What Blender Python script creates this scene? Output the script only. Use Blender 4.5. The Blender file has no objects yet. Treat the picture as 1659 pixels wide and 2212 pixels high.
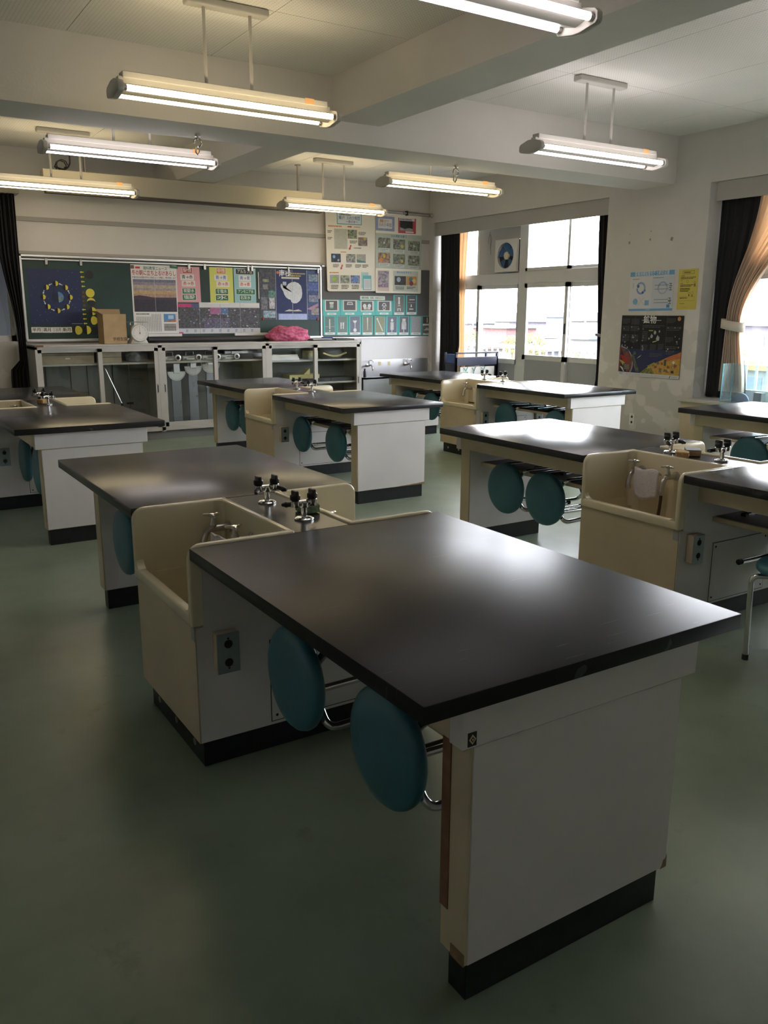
import bpy, bmesh, math, random
from mathutils import Vector, Matrix
random.seed(7)
SC = bpy.context.scene
COL = SC.collection
PI = math.pi

# ------------------------------------------------------------------ camera, world, lights, exposure
F_PX, CAM_H = 1810.4376, 1.4127
PITCH, YAW, ROLL = math.radians(13.3594), math.radians(32.4102), math.radians(.2359)
_f = Vector((math.sin(YAW)*math.cos(PITCH), math.cos(YAW)*math.cos(PITCH), -math.sin(PITCH)))
_r = Vector((math.cos(YAW), -math.sin(YAW), 0)); _u = _r.cross(_f)
CR = _r*math.cos(ROLL)+_u*math.sin(ROLL); CU = -_r*math.sin(ROLL)+_u*math.cos(ROLL); CF = _f
CAM = Vector((0, 0, CAM_H))
cd = bpy.data.cameras.new('camera'); cam = bpy.data.objects.new('camera', cd); COL.objects.link(cam)
cd.sensor_fit = 'VERTICAL'; cd.sensor_height = 36; cd.sensor_width = 27; cd.lens = F_PX/2212*36
cd.clip_start = .05; cd.clip_end = 1500
m = Matrix.Identity(4)
for i in range(3):
    m[i][0] = CR[i]; m[i][1] = CU[i]; m[i][2] = -CF[i]; m[i][3] = CAM[i]
cam.matrix_world = m
SC.camera = cam

w = bpy.data.worlds.new('World'); SC.world = w; w.use_nodes = True
bg = w.node_tree.nodes['Background']
bg.inputs['Color'].default_value = (.90, .935, 1, 1); bg.inputs['Strength'].default_value = 21.0

vs = SC.view_settings
vs.view_transform = 'Standard'; vs.look = 'None'; vs.exposure = 0.0; vs.gamma = 1; vs.use_curve_mapping = False

def pix(u, v, ax, c):
    """ray of a photo pixel met with the plane ax=c"""
    d = CR*((u-829.5)/F_PX)-CU*((v-1106)/F_PX)+CF
    i = 'xyz'.index(ax)
    return CAM+d*((c-CAM[i])/d[i])

# ------------------------------------------------------------------ materials
MATS = {}
def mat(name, col, rough=.5, metal=0, spec=.5, var=0, vscale=3, bump=0, bscale=40, col2=None, coat=0, detail=4, stretch=None, trans=0):
    if name in MATS: return MATS[name]
    M = bpy.data.materials.new(name); M.use_nodes = True; MATS[name] = M
    nt = M.node_tree; N = nt.nodes; L = nt.links; b = N['Principled BSDF']
    b.inputs['Base Color'].default_value = (*col, 1); b.inputs['Roughness'].default_value = rough
    b.inputs['Metallic'].default_value = metal; b.inputs['Specular IOR Level'].default_value = spec
    b.inputs['Coat Weight'].default_value = coat; b.inputs['Coat Roughness'].default_value = .12
    if var or bump:
        g = N.new('ShaderNodeNewGeometry'); src = g.outputs['Position']
        if stretch:
            mp = N.new('ShaderNodeMapping'); mp.inputs['Scale'].default_value = stretch
            L.new(src, mp.inputs['Vector']); src = mp.outputs['Vector']
    if var:
        n = N.new('ShaderNodeTexNoise'); n.inputs['Scale'].default_value = vscale; n.inputs['Detail'].default_value = detail
        L.new(src, n.inputs['Vector'])
        r = N.new('ShaderNodeValToRGB'); r.color_ramp.elements[0].position = .36; r.color_ramp.elements[1].position = .66
        c2 = col2 or tuple(c*(1-var) for c in col)
        r.color_ramp.elements[0].color = (*c2, 1); r.color_ramp.elements[1].color = (*col, 1)
        L.new(n.outputs['Fac'], r.inputs['Fac']); L.new(r.outputs['Color'], b.inputs['Base Color'])
    if bump:
        n2 = N.new('ShaderNodeTexNoise'); n2.inputs['Scale'].default_value = bscale; n2.inputs['Detail'].default_value = 3
        L.new(src, n2.inputs['Vector'])
        bp = N.new('ShaderNodeBump'); bp.inputs['Strength'].default_value = bump; bp.inputs['Distance'].default_value = .01
        L.new(n2.outputs['Fac'], bp.inputs['Height']); L.new(bp.outputs['Normal'], b.inputs['Normal'])
    return M

def emit(name, col, s):
    M = bpy.data.materials.new(name); M.use_nodes = True
    b = M.node_tree.nodes['Principled BSDF']; b.inputs['Base Color'].default_value = (.9, .9, .9, 1)
    b.inputs['Emission Color'].default_value = (*col, 1); b.inputs['Emission Strength'].default_value = s
    return M

def glass_mat(name, tint=(1, 1, 1), refl=1.0, rough=.0, haze=0):
    M = bpy.data.materials.new(name); M.use_nodes = True; nt = M.node_tree; N = nt.nodes; L = nt.links
    N.remove(N['Principled BSDF']); out = N['Material Output']
    t = N.new('ShaderNodeBsdfTransparent'); t.inputs['Color'].default_value = (*tint, 1)
    g = N.new('ShaderNodeBsdfGlossy'); g.inputs['Roughness'].default_value = rough
    fr = N.new('ShaderNodeFresnel'); ge = N.new('ShaderNodeNewGeometry'); io = N.new('ShaderNodeMapRange')
    io.inputs['To Min'].default_value = 1.5; io.inputs['To Max'].default_value = 1/1.5      # same reflectance from either face of the pane
    L.new(ge.outputs['Backfacing'], io.inputs['Value']); L.new(io.outputs[0], fr.inputs['IOR'])
    mu = N.new('ShaderNodeMath'); mu.operation = 'MULTIPLY'; mu.inputs[1].default_value = refl
    L.new(fr.outputs[0], mu.inputs[0])
    mx = N.new('ShaderNodeMixShader'); L.new(mu.outputs[0], mx.inputs[0]); L.new(t.outputs[0], mx.inputs[1]); L.new(g.outputs[0], mx.inputs[2])
    last = mx
    if haze:
        d = N.new('ShaderNodeBsdfDiffuse'); d.inputs['Color'].default_value = (.8, .85, .9, 1)
        m2 = N.new('ShaderNodeMixShader'); m2.inputs[0].default_value = haze
        L.new(mx.outputs[0], m2.inputs[1]); L.new(d.outputs[0], m2.inputs[2]); last = m2
    L.new(last.outputs[0], out.inputs['Surface'])
    return M

def plaster(name, c1, c2, c3, vs1=.9, vs2=6):
    """painted concrete with large clouds and trowelled patches"""
    M = bpy.data.materials.new(name); M.use_nodes = True; nt = M.node_tree; N = nt.nodes; L = nt.links; b = N['Principled BSDF']
    b.inputs['Roughness'].default_value = .75; b.inputs['Specular IOR Level'].default_value = .3
    g = N.new('ShaderNodeNewGeometry')
    n = N.new('ShaderNodeTexNoise'); n.inputs['Scale'].default_value = vs1; n.inputs['Detail'].default_value = 5; n.inputs['Roughness'].default_value = .6
    L.new(g.outputs['Position'], n.inputs['Vector'])
    v = N.new('ShaderNodeTexVoronoi'); v.inputs['Scale'].default_value = vs2; v.distance = 'EUCLIDEAN'; v.feature = 'SMOOTH_F1'
    n3 = N.new('ShaderNodeTexNoise'); n3.inputs['Scale'].default_value = 5; n3.inputs['Detail'].default_value = 3
    L.new(g.outputs['Position'], n3.inputs['Vector'])
    ad = N.new('ShaderNodeMixRGB'); ad.blend_type = 'ADD'; ad.inputs[0].default_value = .25
    L.new(g.outputs['Position'], ad.inputs[1]); L.new(n3.outputs['Color'], ad.inputs[2]); L.new(ad.outputs[0], v.inputs['Vector'])
    r = N.new('ShaderNodeValToRGB'); r.color_ramp.elements[0].position = .35; r.color_ramp.elements[1].position = .65
    r.color_ramp.elements[0].color = (*c2, 1); r.color_ramp.elements[1].color = (*c1, 1); L.new(n.outputs['Fac'], r.inputs['Fac'])
    r2 = N.new('ShaderNodeValToRGB'); r2.color_ramp.elements[0].position = .34; r2.color_ramp.elements[1].position = .40
    r2.color_ramp.elements[0].color = (0, 0, 0, 1); r2.color_ramp.elements[1].color = (.62, .62, .62, 1); L.new(v.outputs['Distance'], r2.inputs['Fac'])
    # patches fade in below about 1.5 m, where the wall has been filled and rubbed
    sx = N.new('ShaderNodeSeparateXYZ'); L.new(g.outputs['Position'], sx.inputs[0])
    mr = N.new('ShaderNodeMapRange'); mr.inputs['From Min'].default_value = .6; mr.inputs['From Max'].default_value = 1.9
    mr.inputs['To Min'].default_value = 1.0; mr.inputs['To Max'].default_value = .04; L.new(sx.outputs['Z'], mr.inputs['Value'])
    mm = N.new('ShaderNodeMath'); mm.operation = 'MULTIPLY'; L.new(r2.outputs['Color'], mm.inputs[0]); L.new(mr.outputs[0], mm.inputs[1])
    mx = N.new('ShaderNodeMixRGB'); L.new(mm.outputs[0], mx.inputs[0]); L.new(r.outputs['Color'], mx.inputs[1]); mx.inputs[2].default_value = (*c3, 1)
    L.new(mx.outputs[0], b.inputs['Base Color'])
    n2 = N.new('ShaderNodeTexNoise'); n2.inputs['Scale'].default_value = 60; L.new(g.outputs['Position'], n2.inputs['Vector'])
    bp = N.new('ShaderNodeBump'); bp.inputs['Strength'].default_value = .12; bp.inputs['Distance'].default_value = .01
    L.new(n2.outputs['Fac'], bp.inputs['Height']); L.new(bp.outputs['Normal'], b.inputs['Normal'])
    MATS[name] = M
    return M

def perforated():
    M = bpy.data.materials.new('perforated_board'); M.use_nodes = True; nt = M.node_tree; N = nt.nodes; L = nt.links; b = N['Principled BSDF']
    b.inputs['Roughness'].default_value = .8; b.inputs['Specular IOR Level'].default_value = .2
    g = N.new('ShaderNodeNewGeometry')
    mp = N.new('ShaderNodeVectorMath'); mp.operation = 'SCALE'; mp.inputs['Scale'].default_value = 1/.0225; L.new(g.outputs['Position'], mp.inputs[0])
    fr = N.new('ShaderNodeVectorMath'); fr.operation = 'FRACTION'; L.new(mp.outputs[0], fr.inputs[0])
    sb = N.new('ShaderNodeVectorMath'); sb.operation = 'SUBTRACT'; sb.inputs[1].default_value = (.5, .5, 0); L.new(fr.outputs[0], sb.inputs[0])
    ml = N.new('ShaderNodeVectorMath'); ml.operation = 'MULTIPLY'; ml.inputs[1].default_value = (1, 1, 0); L.new(sb.outputs[0], ml.inputs[0])
    ln = N.new('ShaderNodeVectorMath'); ln.operation = 'LENGTH'; L.new(ml.outputs[0], ln.inputs[0])
    r = N.new('ShaderNodeMapRange'); r.inputs['From Min'].default_value = .10; r.inputs['From Max'].default_value = .15; L.new(ln.outputs['Value'], r.inputs['Value'])
    mx = N.new('ShaderNodeMixRGB'); L.new(r.outputs[0], mx.inputs[0]); mx.inputs[1].default_value = (.36, .345, .315, 1)
    n = N.new('ShaderNodeTexNoise'); n.inputs['Scale'].default_value = 1.2; L.new(g.outputs['Position'], n.inputs['Vector'])
    rr = N.new('ShaderNodeValToRGB'); rr.color_ramp.elements[0].color = (.76, .74, .70, 1); rr.color_ramp.elements[1].color = (.82, .81, .77, 1)
    rr.color_ramp.elements[0].position = .3; rr.color_ramp.elements[1].position = .7
    L.new(n.outputs['Fac'], rr.inputs['Fac']); L.new(rr.outputs['Color'], mx.inputs[2]); L.new(mx.outputs[0], b.inputs['Base Color'])
    return M

def print_mat():
    """flat print: colour from the mesh colour layer, alpha = how much photo-like mottling"""
    M = bpy.data.materials.new('flat_print'); M.use_nodes = True; nt = M.node_tree; N = nt.nodes; L = nt.links; b = N['Principled BSDF']
    b.inputs['Roughness'].default_value = .45; b.inputs['Specular IOR Level'].default_value = .35
    a = N.new('ShaderNodeVertexColor'); a.layer_name = 'Col'
    g = N.new('ShaderNodeNewGeometry')
    n = N.new('ShaderNodeTexNoise'); n.inputs['Scale'].default_value = 38; n.inputs['Detail'].default_value = 6; n.inputs['Roughness'].default_value = .7
    L.new(g.outputs['Position'], n.inputs['Vector'])
    r = N.new('ShaderNodeValToRGB'); r.color_ramp.elements[0].position = .38; r.color_ramp.elements[1].position = .62
    r.color_ramp.elements[0].color = (.12, .12, .12, 1); r.color_ramp.elements[1].color = (1.9, 1.9, 1.9, 1); L.new(n.outputs['Fac'], r.inputs['Fac'])
    n2 = N.new('ShaderNodeTexNoise'); n2.inputs['Scale'].default_value = 22; n2.inputs['Detail'].default_value = 2; L.new(g.outputs['Position'], n2.inputs['Vector'])
    hs = N.new('ShaderNodeHueSaturation'); hs.inputs['Saturation'].default_value = 2.2; L.new(n2.outputs['Color'], hs.inputs['Color'])
    m1 = N.new('ShaderNodeMixRGB'); m1.blend_type = 'MULTIPLY'; m1.inputs[0].default_value = 1; L.new(a.outputs['Color'], m1.inputs[1]); L.new(r.outputs['Color'], m1.inputs[2])
    m2 = N.new('ShaderNodeMixRGB'); m2.blend_type = 'OVERLAY'; m2.inputs[0].default_value = .35; L.new(m1.outputs[0], m2.inputs[1]); L.new(hs.outputs[0], m2.inputs[2])
    m3 = N.new('ShaderNodeMixRGB'); L.new(a.outputs['Alpha'], m3.inputs[0]); L.new(a.outputs['Color'], m3.inputs[1]); L.new(m2.outputs[0], m3.inputs[2])
    L.new(m3.outputs[0], b.inputs['Base Color'])
    return M

def black_top(name='black_laminate', r0=.23, r1=.25, spec=.40):
    M = bpy.data.materials.new(name); M.use_nodes = True; nt = M.node_tree; N = nt.nodes; L = nt.links; b = N['Principled BSDF']
    b.inputs['Specular IOR Level'].default_value = spec
    g = N.new('ShaderNodeNewGeometry')
    n = N.new('ShaderNodeTexNoise'); n.inputs['Scale'].default_value = 3.5; n.inputs['Detail'].default_value = 7; n.inputs['Roughness'].default_value = .65
    L.new(g.outputs['Position'], n.inputs['Vector'])
    r = N.new('ShaderNodeMapRange'); r.inputs['From Min'].default_value = .3; r.inputs['From Max'].default_value = .7
    r.inputs['To Min'].default_value = r0; r.inputs['To Max'].default_value = r1; L.new(n.outputs['Fac'], r.inputs['Value']); L.new(r.outputs[0], b.inputs['Roughness'])
    # fine pale scratches
    mp = N.new('ShaderNodeMapping'); mp.inputs['Scale'].default_value = (9, 160, 9); mp.inputs['Rotation'].default_value = (0, 0, .6); L.new(g.outputs['Position'], mp.inputs['Vector'])
    s = N.new('ShaderNodeTexNoise'); s.inputs['Scale'].default_value = 1; s.inputs['Detail'].default_value = 2; L.new(mp.outputs[0], s.inputs['Vector'])
    k = N.new('ShaderNodeMath'); k.operation = 'GREATER_THAN'; k.inputs[1].default_value = .735; L.new(s.outputs['Fac'], k.inputs[0])
    mx = N.new('ShaderNodeMixRGB'); L.new(k.outputs[0], mx.inputs[0]); mx.inputs[1].default_value = (.020, .020, .0215, 1); mx.inputs[2].default_value = (.06, .06, .06, 1)
    L.new(mx.outputs[0], b.inputs['Base Color'])
    return M

def floor_mat():
    M = bpy.data.materials.new('green_floor'); M.use_nodes = True; nt = M.node_tree; N = nt.nodes; L = nt.links; b = N['Principled BSDF']
    g = N.new('ShaderNodeNewGeometry')
    n = N.new('ShaderNodeTexNoise'); n.inputs['Scale'].default_value = 1.3; n.inputs['Detail'].default_value = 6; n.inputs['Roughness'].default_value = .6
    L.new(g.outputs['Position'], n.inputs['Vector'])
    r = N.new('ShaderNodeValToRGB'); r.color_ramp.elements[0].position = .33; r.color_ramp.elements[1].position = .68
    r.color_ramp.elements[0].color = (.185, .235, .170, 1); r.color_ramp.elements[1].color = (.285, .345, .245, 1)
    L.new(n.outputs['Fac'], r.inputs['Fac'])
    # dark scuffs
    n2 = N.new('ShaderNodeTexNoise'); n2.inputs['Scale'].default_value = 4.5; n2.inputs['Detail'].default_value = 8; n2.inputs['Roughness'].default_value = .7; L.new(g.outputs['Position'], n2.inputs['Vector'])
    r2 = N.new('ShaderNodeValToRGB'); r2.color_ramp.elements[0].position = .28; r2.color_ramp.elements[1].position = .40
    r2.color_ramp.elements[0].color = (.72, .72, .72, 1); r2.color_ramp.elements[1].color = (1, 1, 1, 1); L.new(n2.outputs['Fac'], r2.inputs['Fac'])
    mx = N.new('ShaderNodeMixRGB'); mx.blend_type = 'MULTIPLY'; mx.inputs[0].default_value = 1; L.new(r.outputs['Color'], mx.inputs[1]); L.new(r2.outputs['Color'], mx.inputs[2])
    L.new(mx.outputs[0], b.inputs['Base Color'])
    rr = N.new('ShaderNodeMapRange'); rr.inputs['To Min'].default_value = .22; rr.inputs['To Max'].default_value = .40; L.new(n2.outputs['Fac'], rr.inputs['Value']); L.new(rr.outputs[0], b.inputs['Roughness'])
    b.inputs['Specular IOR Level'].default_value = .45
    bp = N.new('ShaderNodeBump'); bp.inputs['Strength'].default_value = .05; bp.inputs['Distance'].default_value = .02; L.new(n2.outputs['Fac'], bp.inputs['Height']); L.new(bp.outputs['Normal'], b.inputs['Normal'])
    return M

WALL = plaster('wall_paint', (.70, .675, .64), (.63, .605, .575), (.49, .48, .44))
BEAM = plaster('beam_paint', (.74, .71, .67), (.69, .665, .63), (.66, .64, .60), 1.2, 3)
CEIL = perforated()
FLOOR = floor_mat()
BLACKTOP = black_top(); WORNTOP = black_top('worn_black_laminate', .33, .35, .11)
PRINT = print_mat()
CREAM = mat('cream_laminate', (.60, .50, .33), .4, var=.12, vscale=4)
WHITELAM = mat('white_laminate', (.70, .665, .64), .35, var=.08, vscale=3)
PLINTH = mat('black_vinyl_plinth', (.012, .014, .018), .4, var=.5, vscale=30)
CERAMIC = mat('cream_ceramic', (.72, .64, .44), .16, coat=.5)
CHROME = mat('chrome', (.72, .72, .72), .14, 1)
DULLCHROME = mat('worn_chrome', (.5, .48, .46), .28, 1)
BLACKPL = mat('black_plastic', (.012, .012, .013), .35)
RUBBER = mat('black_rubber', (.02, .02, .02), .7)
HOSE = mat('brown_rubber_hose', (.045, .018, .012), .5)
TEAL = mat('teal_vinyl', (.045, .170, .215), .42, var=.15, vscale=8)
WOODSH = mat('brown_shelf_board', (.085, .060, .052), .45, var=.3, vscale=8, stretch=(1, 8, 1))
CHIP = mat('bare_chipboard', (.30, .19, .10), .8, var=.3, vscale=50)
PEEL = mat('brown_edge_strip', (.22, .10, .055), .6, var=.3, vscale=20)
GREYSTEEL = mat('grey_painted_steel', (.47, .45, .41), .45, var=.08, vscale=5)
CABIN = mat('grey_cabinet_inside', (.22, .225, .21), .6, var=.1, vscale=4)
BOARDGREEN = mat('green_chalkboard', (.012, .045, .036), .5, var=.3, vscale=3)
ALU = mat('aluminium', (.75, .75, .74), .35, .85)
WHITEPL = mat('white_plastic', (.75, .73, .70), .4)
LAMPWHITE = mat('white_enamel', (.52, .50, .45), .45)
PAPERW = mat('white_paper', (.80, .79, .76), .6)
PAPERC = mat('cream_paper', (.80, .75, .64), .6)
CARDB = mat('cardboard', (.46, .32, .17), .75, var=.12, vscale=10)
CARDB_IN = mat('cardboard_inner', (.33, .22, .12), .8)
GREYBOARD = mat('grey_pinboard', (.115, .115, .12), .7, var=.12, vscale=4)
STEEL = mat('stainless_steel', (.62, .62, .63), .3, 1, var=.1, vscale=4)
WINFRAME = mat('grey_window_frame', (.66, .655, .64), .4)
WINPANEL = mat('grey_door_panel', (.36, .365, .38), .5)
GLASS = glass_mat('window_glass')
CABGLASS = glass_mat('cabinet_glass', (.96, .98, .97))
TANKGLASS = glass_mat('tank_glass', (.90, .97, .98), 1.0, 0, .06)
TANKEDGE = mat('green_glass_edge', (.18, .50, .55), .2)
BLACKCLOTH = mat('black_curtain_cloth', (.012, .012, .016), .85)
CREAMCLOTH = mat('cream_curtain_cloth', (.72, .60, .46), .8)
PINKCLOTH = mat('pink_print_cloth', (.60, .17, .28), .8, var=.6, vscale=34, col2=(.38, .05, .14))
TOWEL = mat('white_towel', (.74, .69, .69), .9, bump=.3, bscale=120)
DARK = mat('dark_recess', (.02, .02, .02), .8)
SLATE = mat('steel_blue_plate', (.30, .35, .36), .35, .4)
WOODB = mat('wood_block', (.42, .27, .13), .7, var=.25, vscale=40)
BEIGE = mat('beige_painted_box', (.50, .46, .36), .5)
NAVY = mat('navy_plastic', (.05, .10, .30), .5)

def cloth_trans(name, col):
    M = bpy.data.materials.new(name); M.use_nodes = True; nt = M.node_tree; N = nt.nodes; L = nt.links
    N.remove(N['Principled BSDF'])
    d = N.new('ShaderNodeBsdfDiffuse'); d.inputs['Color'].default_value = (*col, 1)
    t = N.new('ShaderNodeBsdfTranslucent'); t.inputs['Color'].default_value = (col[0], col[1]*.86, col[2]*.72, 1)
    x = N.new('ShaderNodeMixShader'); x.inputs[0].default_value = .5
    L.new(d.outputs[0], x.inputs[1]); L.new(t.outputs[0], x.inputs[2]); L.new(x.outputs[0], N['Material Output'].inputs['Surface'])
    return M
CREAMCLOTH = cloth_trans('cream_curtain', (.80, .71, .60))

# ------------------------------------------------------------------ mesh helpers
class MB:
    def __init__(s): s.v = []; s.f = []
    def add(s, vs, fs):
        o = len(s.v); s.v += [Vector(v) for v in vs]; s.f += [tuple(i+o for i in f) for f in fs]; return s
    def addbm(s, bm):
        bm.verts.index_update()
        s.add([v.co.copy() for v in bm.verts], [[v.index for v in f.verts] for f in bm.faces]); bm.free(); return s
    def box(s, a, b, bev=0, seg=1):
        (x0, y0, z0), (x1, y1, z1) = a, b
        vs = [(x0, y0, z0), (x1, y0, z0), (x1, y1, z0), (x0, y1, z0), (x0, y0, z1), (x1, y0, z1), (x1, y1, z1), (x0, y1, z1)]
        fs = [(3, 2, 1, 0), (4, 5, 6, 7), (0, 1, 5, 4), (1, 2, 6, 5), (2, 3, 7, 6), (3, 0, 4, 7)]
        if not bev: return s.add(vs, fs)
        bm = bmesh.new(); q = [bm.verts.new(v) for v in vs]
        for f in fs: bm.faces.new([q[i] for i in f])
        bmesh.ops.bevel(bm, geom=bm.edges[:], offset=bev, segments=seg, profile=.5, affect='EDGES')
        return s.addbm(bm)
    def prism(s, poly, h0, h1, axis='z', bev=0, seg=2):
        """polygon (list of 2d) extruded along an axis: z -> (x,y); y -> (x,z); x -> (y,z)"""
        def P(p, h): return {'z': (p[0], p[1], h), 'y': (p[0], h, p[1]), 'x': (h, p[0], p[1])}[axis]
        n = len(poly); bm = bmesh.new()
        A = [bm.verts.new(P(p, h0)) for p in poly]; B = [bm.verts.new(P(p, h1)) for p in poly]
        bm.faces.new(A); bm.faces.new(B)
        for i in range(n): bm.faces.new((A[i], A[(i+1) % n], B[(i+1) % n], B[i]))
        bmesh.ops.recalc_face_normals(bm, faces=bm.faces[:])
        if bev:
            ed = [e for e in bm.edges if len(e.link_faces) == 2 and e.calc_face_angle(0) > .6]
            bmesh.ops.bevel(bm, geom=ed, offset=bev, segments=seg, profile=.5, affect='EDGES')
        return s.addbm(bm)
    def tube(s, pts, r, n=10, cap=True, closed=False):
        pts = [Vector(p) for p in pts]; rs = r if isinstance(r, (list, tuple)) else [r]*len(pts)
        rings = []; prev = None; N_ = len(pts)
        for i, p in enumerate(pts):
            if closed: t = pts[(i+1) % N_]-pts[i-1]
            else: t = (pts[min(i+1, N_-1)]-pts[max(i-1, 0)])
            t.normalize()
            if prev is None:
                up = Vector((0, 0, 1)) if abs(t.z) < .9 else Vector((1, 0, 0)); a = t.cross(up).normalized()
            else: a = (prev-t*prev.dot(t)).normalized()
            prev = a; b = t.cross(a)
            rings.append([p+(a*math.cos(2*PI*k/n)+b*math.sin(2*PI*k/n))*rs[i] for k in range(n)])
        vs = [v for R in rings for v in R]; fs = []
        M_ = N_ if closed else N_-1
        for i in range(M_):
            for k in range(n):
                a0 = i*n+k; a1 = i*n+(k+1) % n; j = (i+1) % N_; fs.append((a0, a1, j*n+(k+1) % n, j*n+k))
        if cap and not closed: fs.append(tuple(range(n-1, -1, -1))); fs.append(tuple((N_-1)*n+k for k in range(n)))
        return s.add(vs, fs)
    def lathe(s, prof, c=(0, 0, 0), axis='z', n=24):
        """profile [(radius, height)] round an axis through c"""
        vs = []; fs = []
        def P(r, h, a):
            x, y = r*math.cos(a), r*math.sin(a)
            q = {'z': (x, y, h), 'x': (h, x, y), '-x': (-h, y, x), 'y': (y, h, x), '-y': (x, -h, y)}[axis]
            return (c[0]+q[0], c[1]+q[1], c[2]+q[2])
        for (r, h) in prof:
            for k in range(n): vs.append(P(r, h, 2*PI*k/n))
        m_ = len(prof)
        for i in range(m_-1):
            for k in range(n): fs.append((i*n+k, i*n+(k+1) % n, (i+1)*n+(k+1) % n, (i+1)*n+k))
        fs.append(tuple(range(n-1, -1, -1))); fs.append(tuple((m_-1)*n+k for k in range(n)))
        return s.add(vs, fs)
    def cyl(s, a, b, r, n=14): return s.tube([a, b], r, n)
    def xform(s, M): s.v = [M@v for v in s.v]; return s
    def mesh(s, name, mt, smooth=True, ang=35):
        me = bpy.data.meshes.new(name); me.from_pydata([tuple(v) for v in s.v], [], s.f); me.validate()
        bm = bmesh.new(); bm.from_mesh(me); bmesh.ops.recalc_face_normals(bm, faces=bm.faces[:]); bm.to_mesh(me); bm.free()
        me.materials.append(mt)
        if smooth:
            for p in me.polygons: p.use_smooth = True
            me.set_sharp_from_angle(angle=math.radians(ang))
        return me
    def build(s, name, mt, parent=None, smooth=True, ang=35):
        o = bpy.data.objects.new(name, s.mesh(name, mt, smooth, ang)); COL.objects.link(o)
        if parent: o.parent = parent
        return o

def part(name, me, parent, loc=(0, 0, 0)):
    o = bpy.data.objects.new(name, me); COL.objects.link(o); o.parent = parent; o.location = loc; return o
def tag(o, label, cat, group=None, kind=None):
    if label: o['label'] = label
    if cat: o['category'] = cat
    if group: o['group'] = group
    if kind: o['kind'] = kind
    return o
def thing(name, label, cat, loc=(0, 0, 0), rz=0, group=None, kind=None):
    o = bpy.data.objects.new(name, None); COL.objects.link(o); o.location = loc; o.rotation_euler = (0, 0, rz); o.empty_display_size = .1
    return tag(o, label, cat, group, kind)
def struct(name, mb, mt, smooth=False):
    o = mb.build(name, mt, None, smooth); o['kind'] = 'structure'; return o
def copy_tree(o, parent=None):
    c = o.copy(); COL.objects.link(c)
    c.parent = parent
    for ch in list(o.children): copy_tree(ch, c)
    return c
def arc(c, r, a0, a1, n=6): return [(c[0]+r*math.cos(a0+(a1-a0)*i/n), c[1]+r*math.sin(a0+(a1-a0)*i/n)) for i in range(n+1)]
def fillet(pts, r, n=5):
    """polyline with rounded corners (3d)"""
    pts = [Vector(p) for p in pts]; out = [pts[0]]
    for i in range(1, len(pts)-1):
        a, b, c = pts[i-1], pts[i], pts[i+1]
        d1 = (a-b).normalized(); d2 = (c-b).normalized(); p = b+d1*r; q = b+d2*r
        for k in range(n+1):
            t = k/n; out.append(p*(1-t)**2+b*2*t*(1-t)+q*t*t)
    out.append(pts[-1]); return out

# ------------------------------------------------------------------ text (batched)
TEXTS = {}
def collect_texts(strings):
    obs = []
    for t in strings:
        if t in TEXTS: continue
        cu = bpy.data.curves.new('t', 'FONT'); cu.body = t; cu.size = 1; cu.resolution_u = 2; cu.fill_mode = 'FRONT'
        cu.align_x = 'CENTER'; cu.align_y = 'CENTER'; cu.offset = .012
        o = bpy.data.objects.new('t', cu); COL.objects.link(o); obs.append((t, o, cu))
    dg = bpy.context.evaluated_depsgraph_get()
    for t, o, cu in obs:
        e = o.evaluated_get(dg); me = e.to_mesh()
        vs = [tuple(v.co) for v in me.vertices]; fs = [tuple(p.vertices) for p in me.polygons]
        TEXTS[t] = (vs, fs); e.to_mesh_clear()
    for t, o, cu in obs:
        bpy.data.objects.remove(o); bpy.data.curves.remove(cu)

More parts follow.
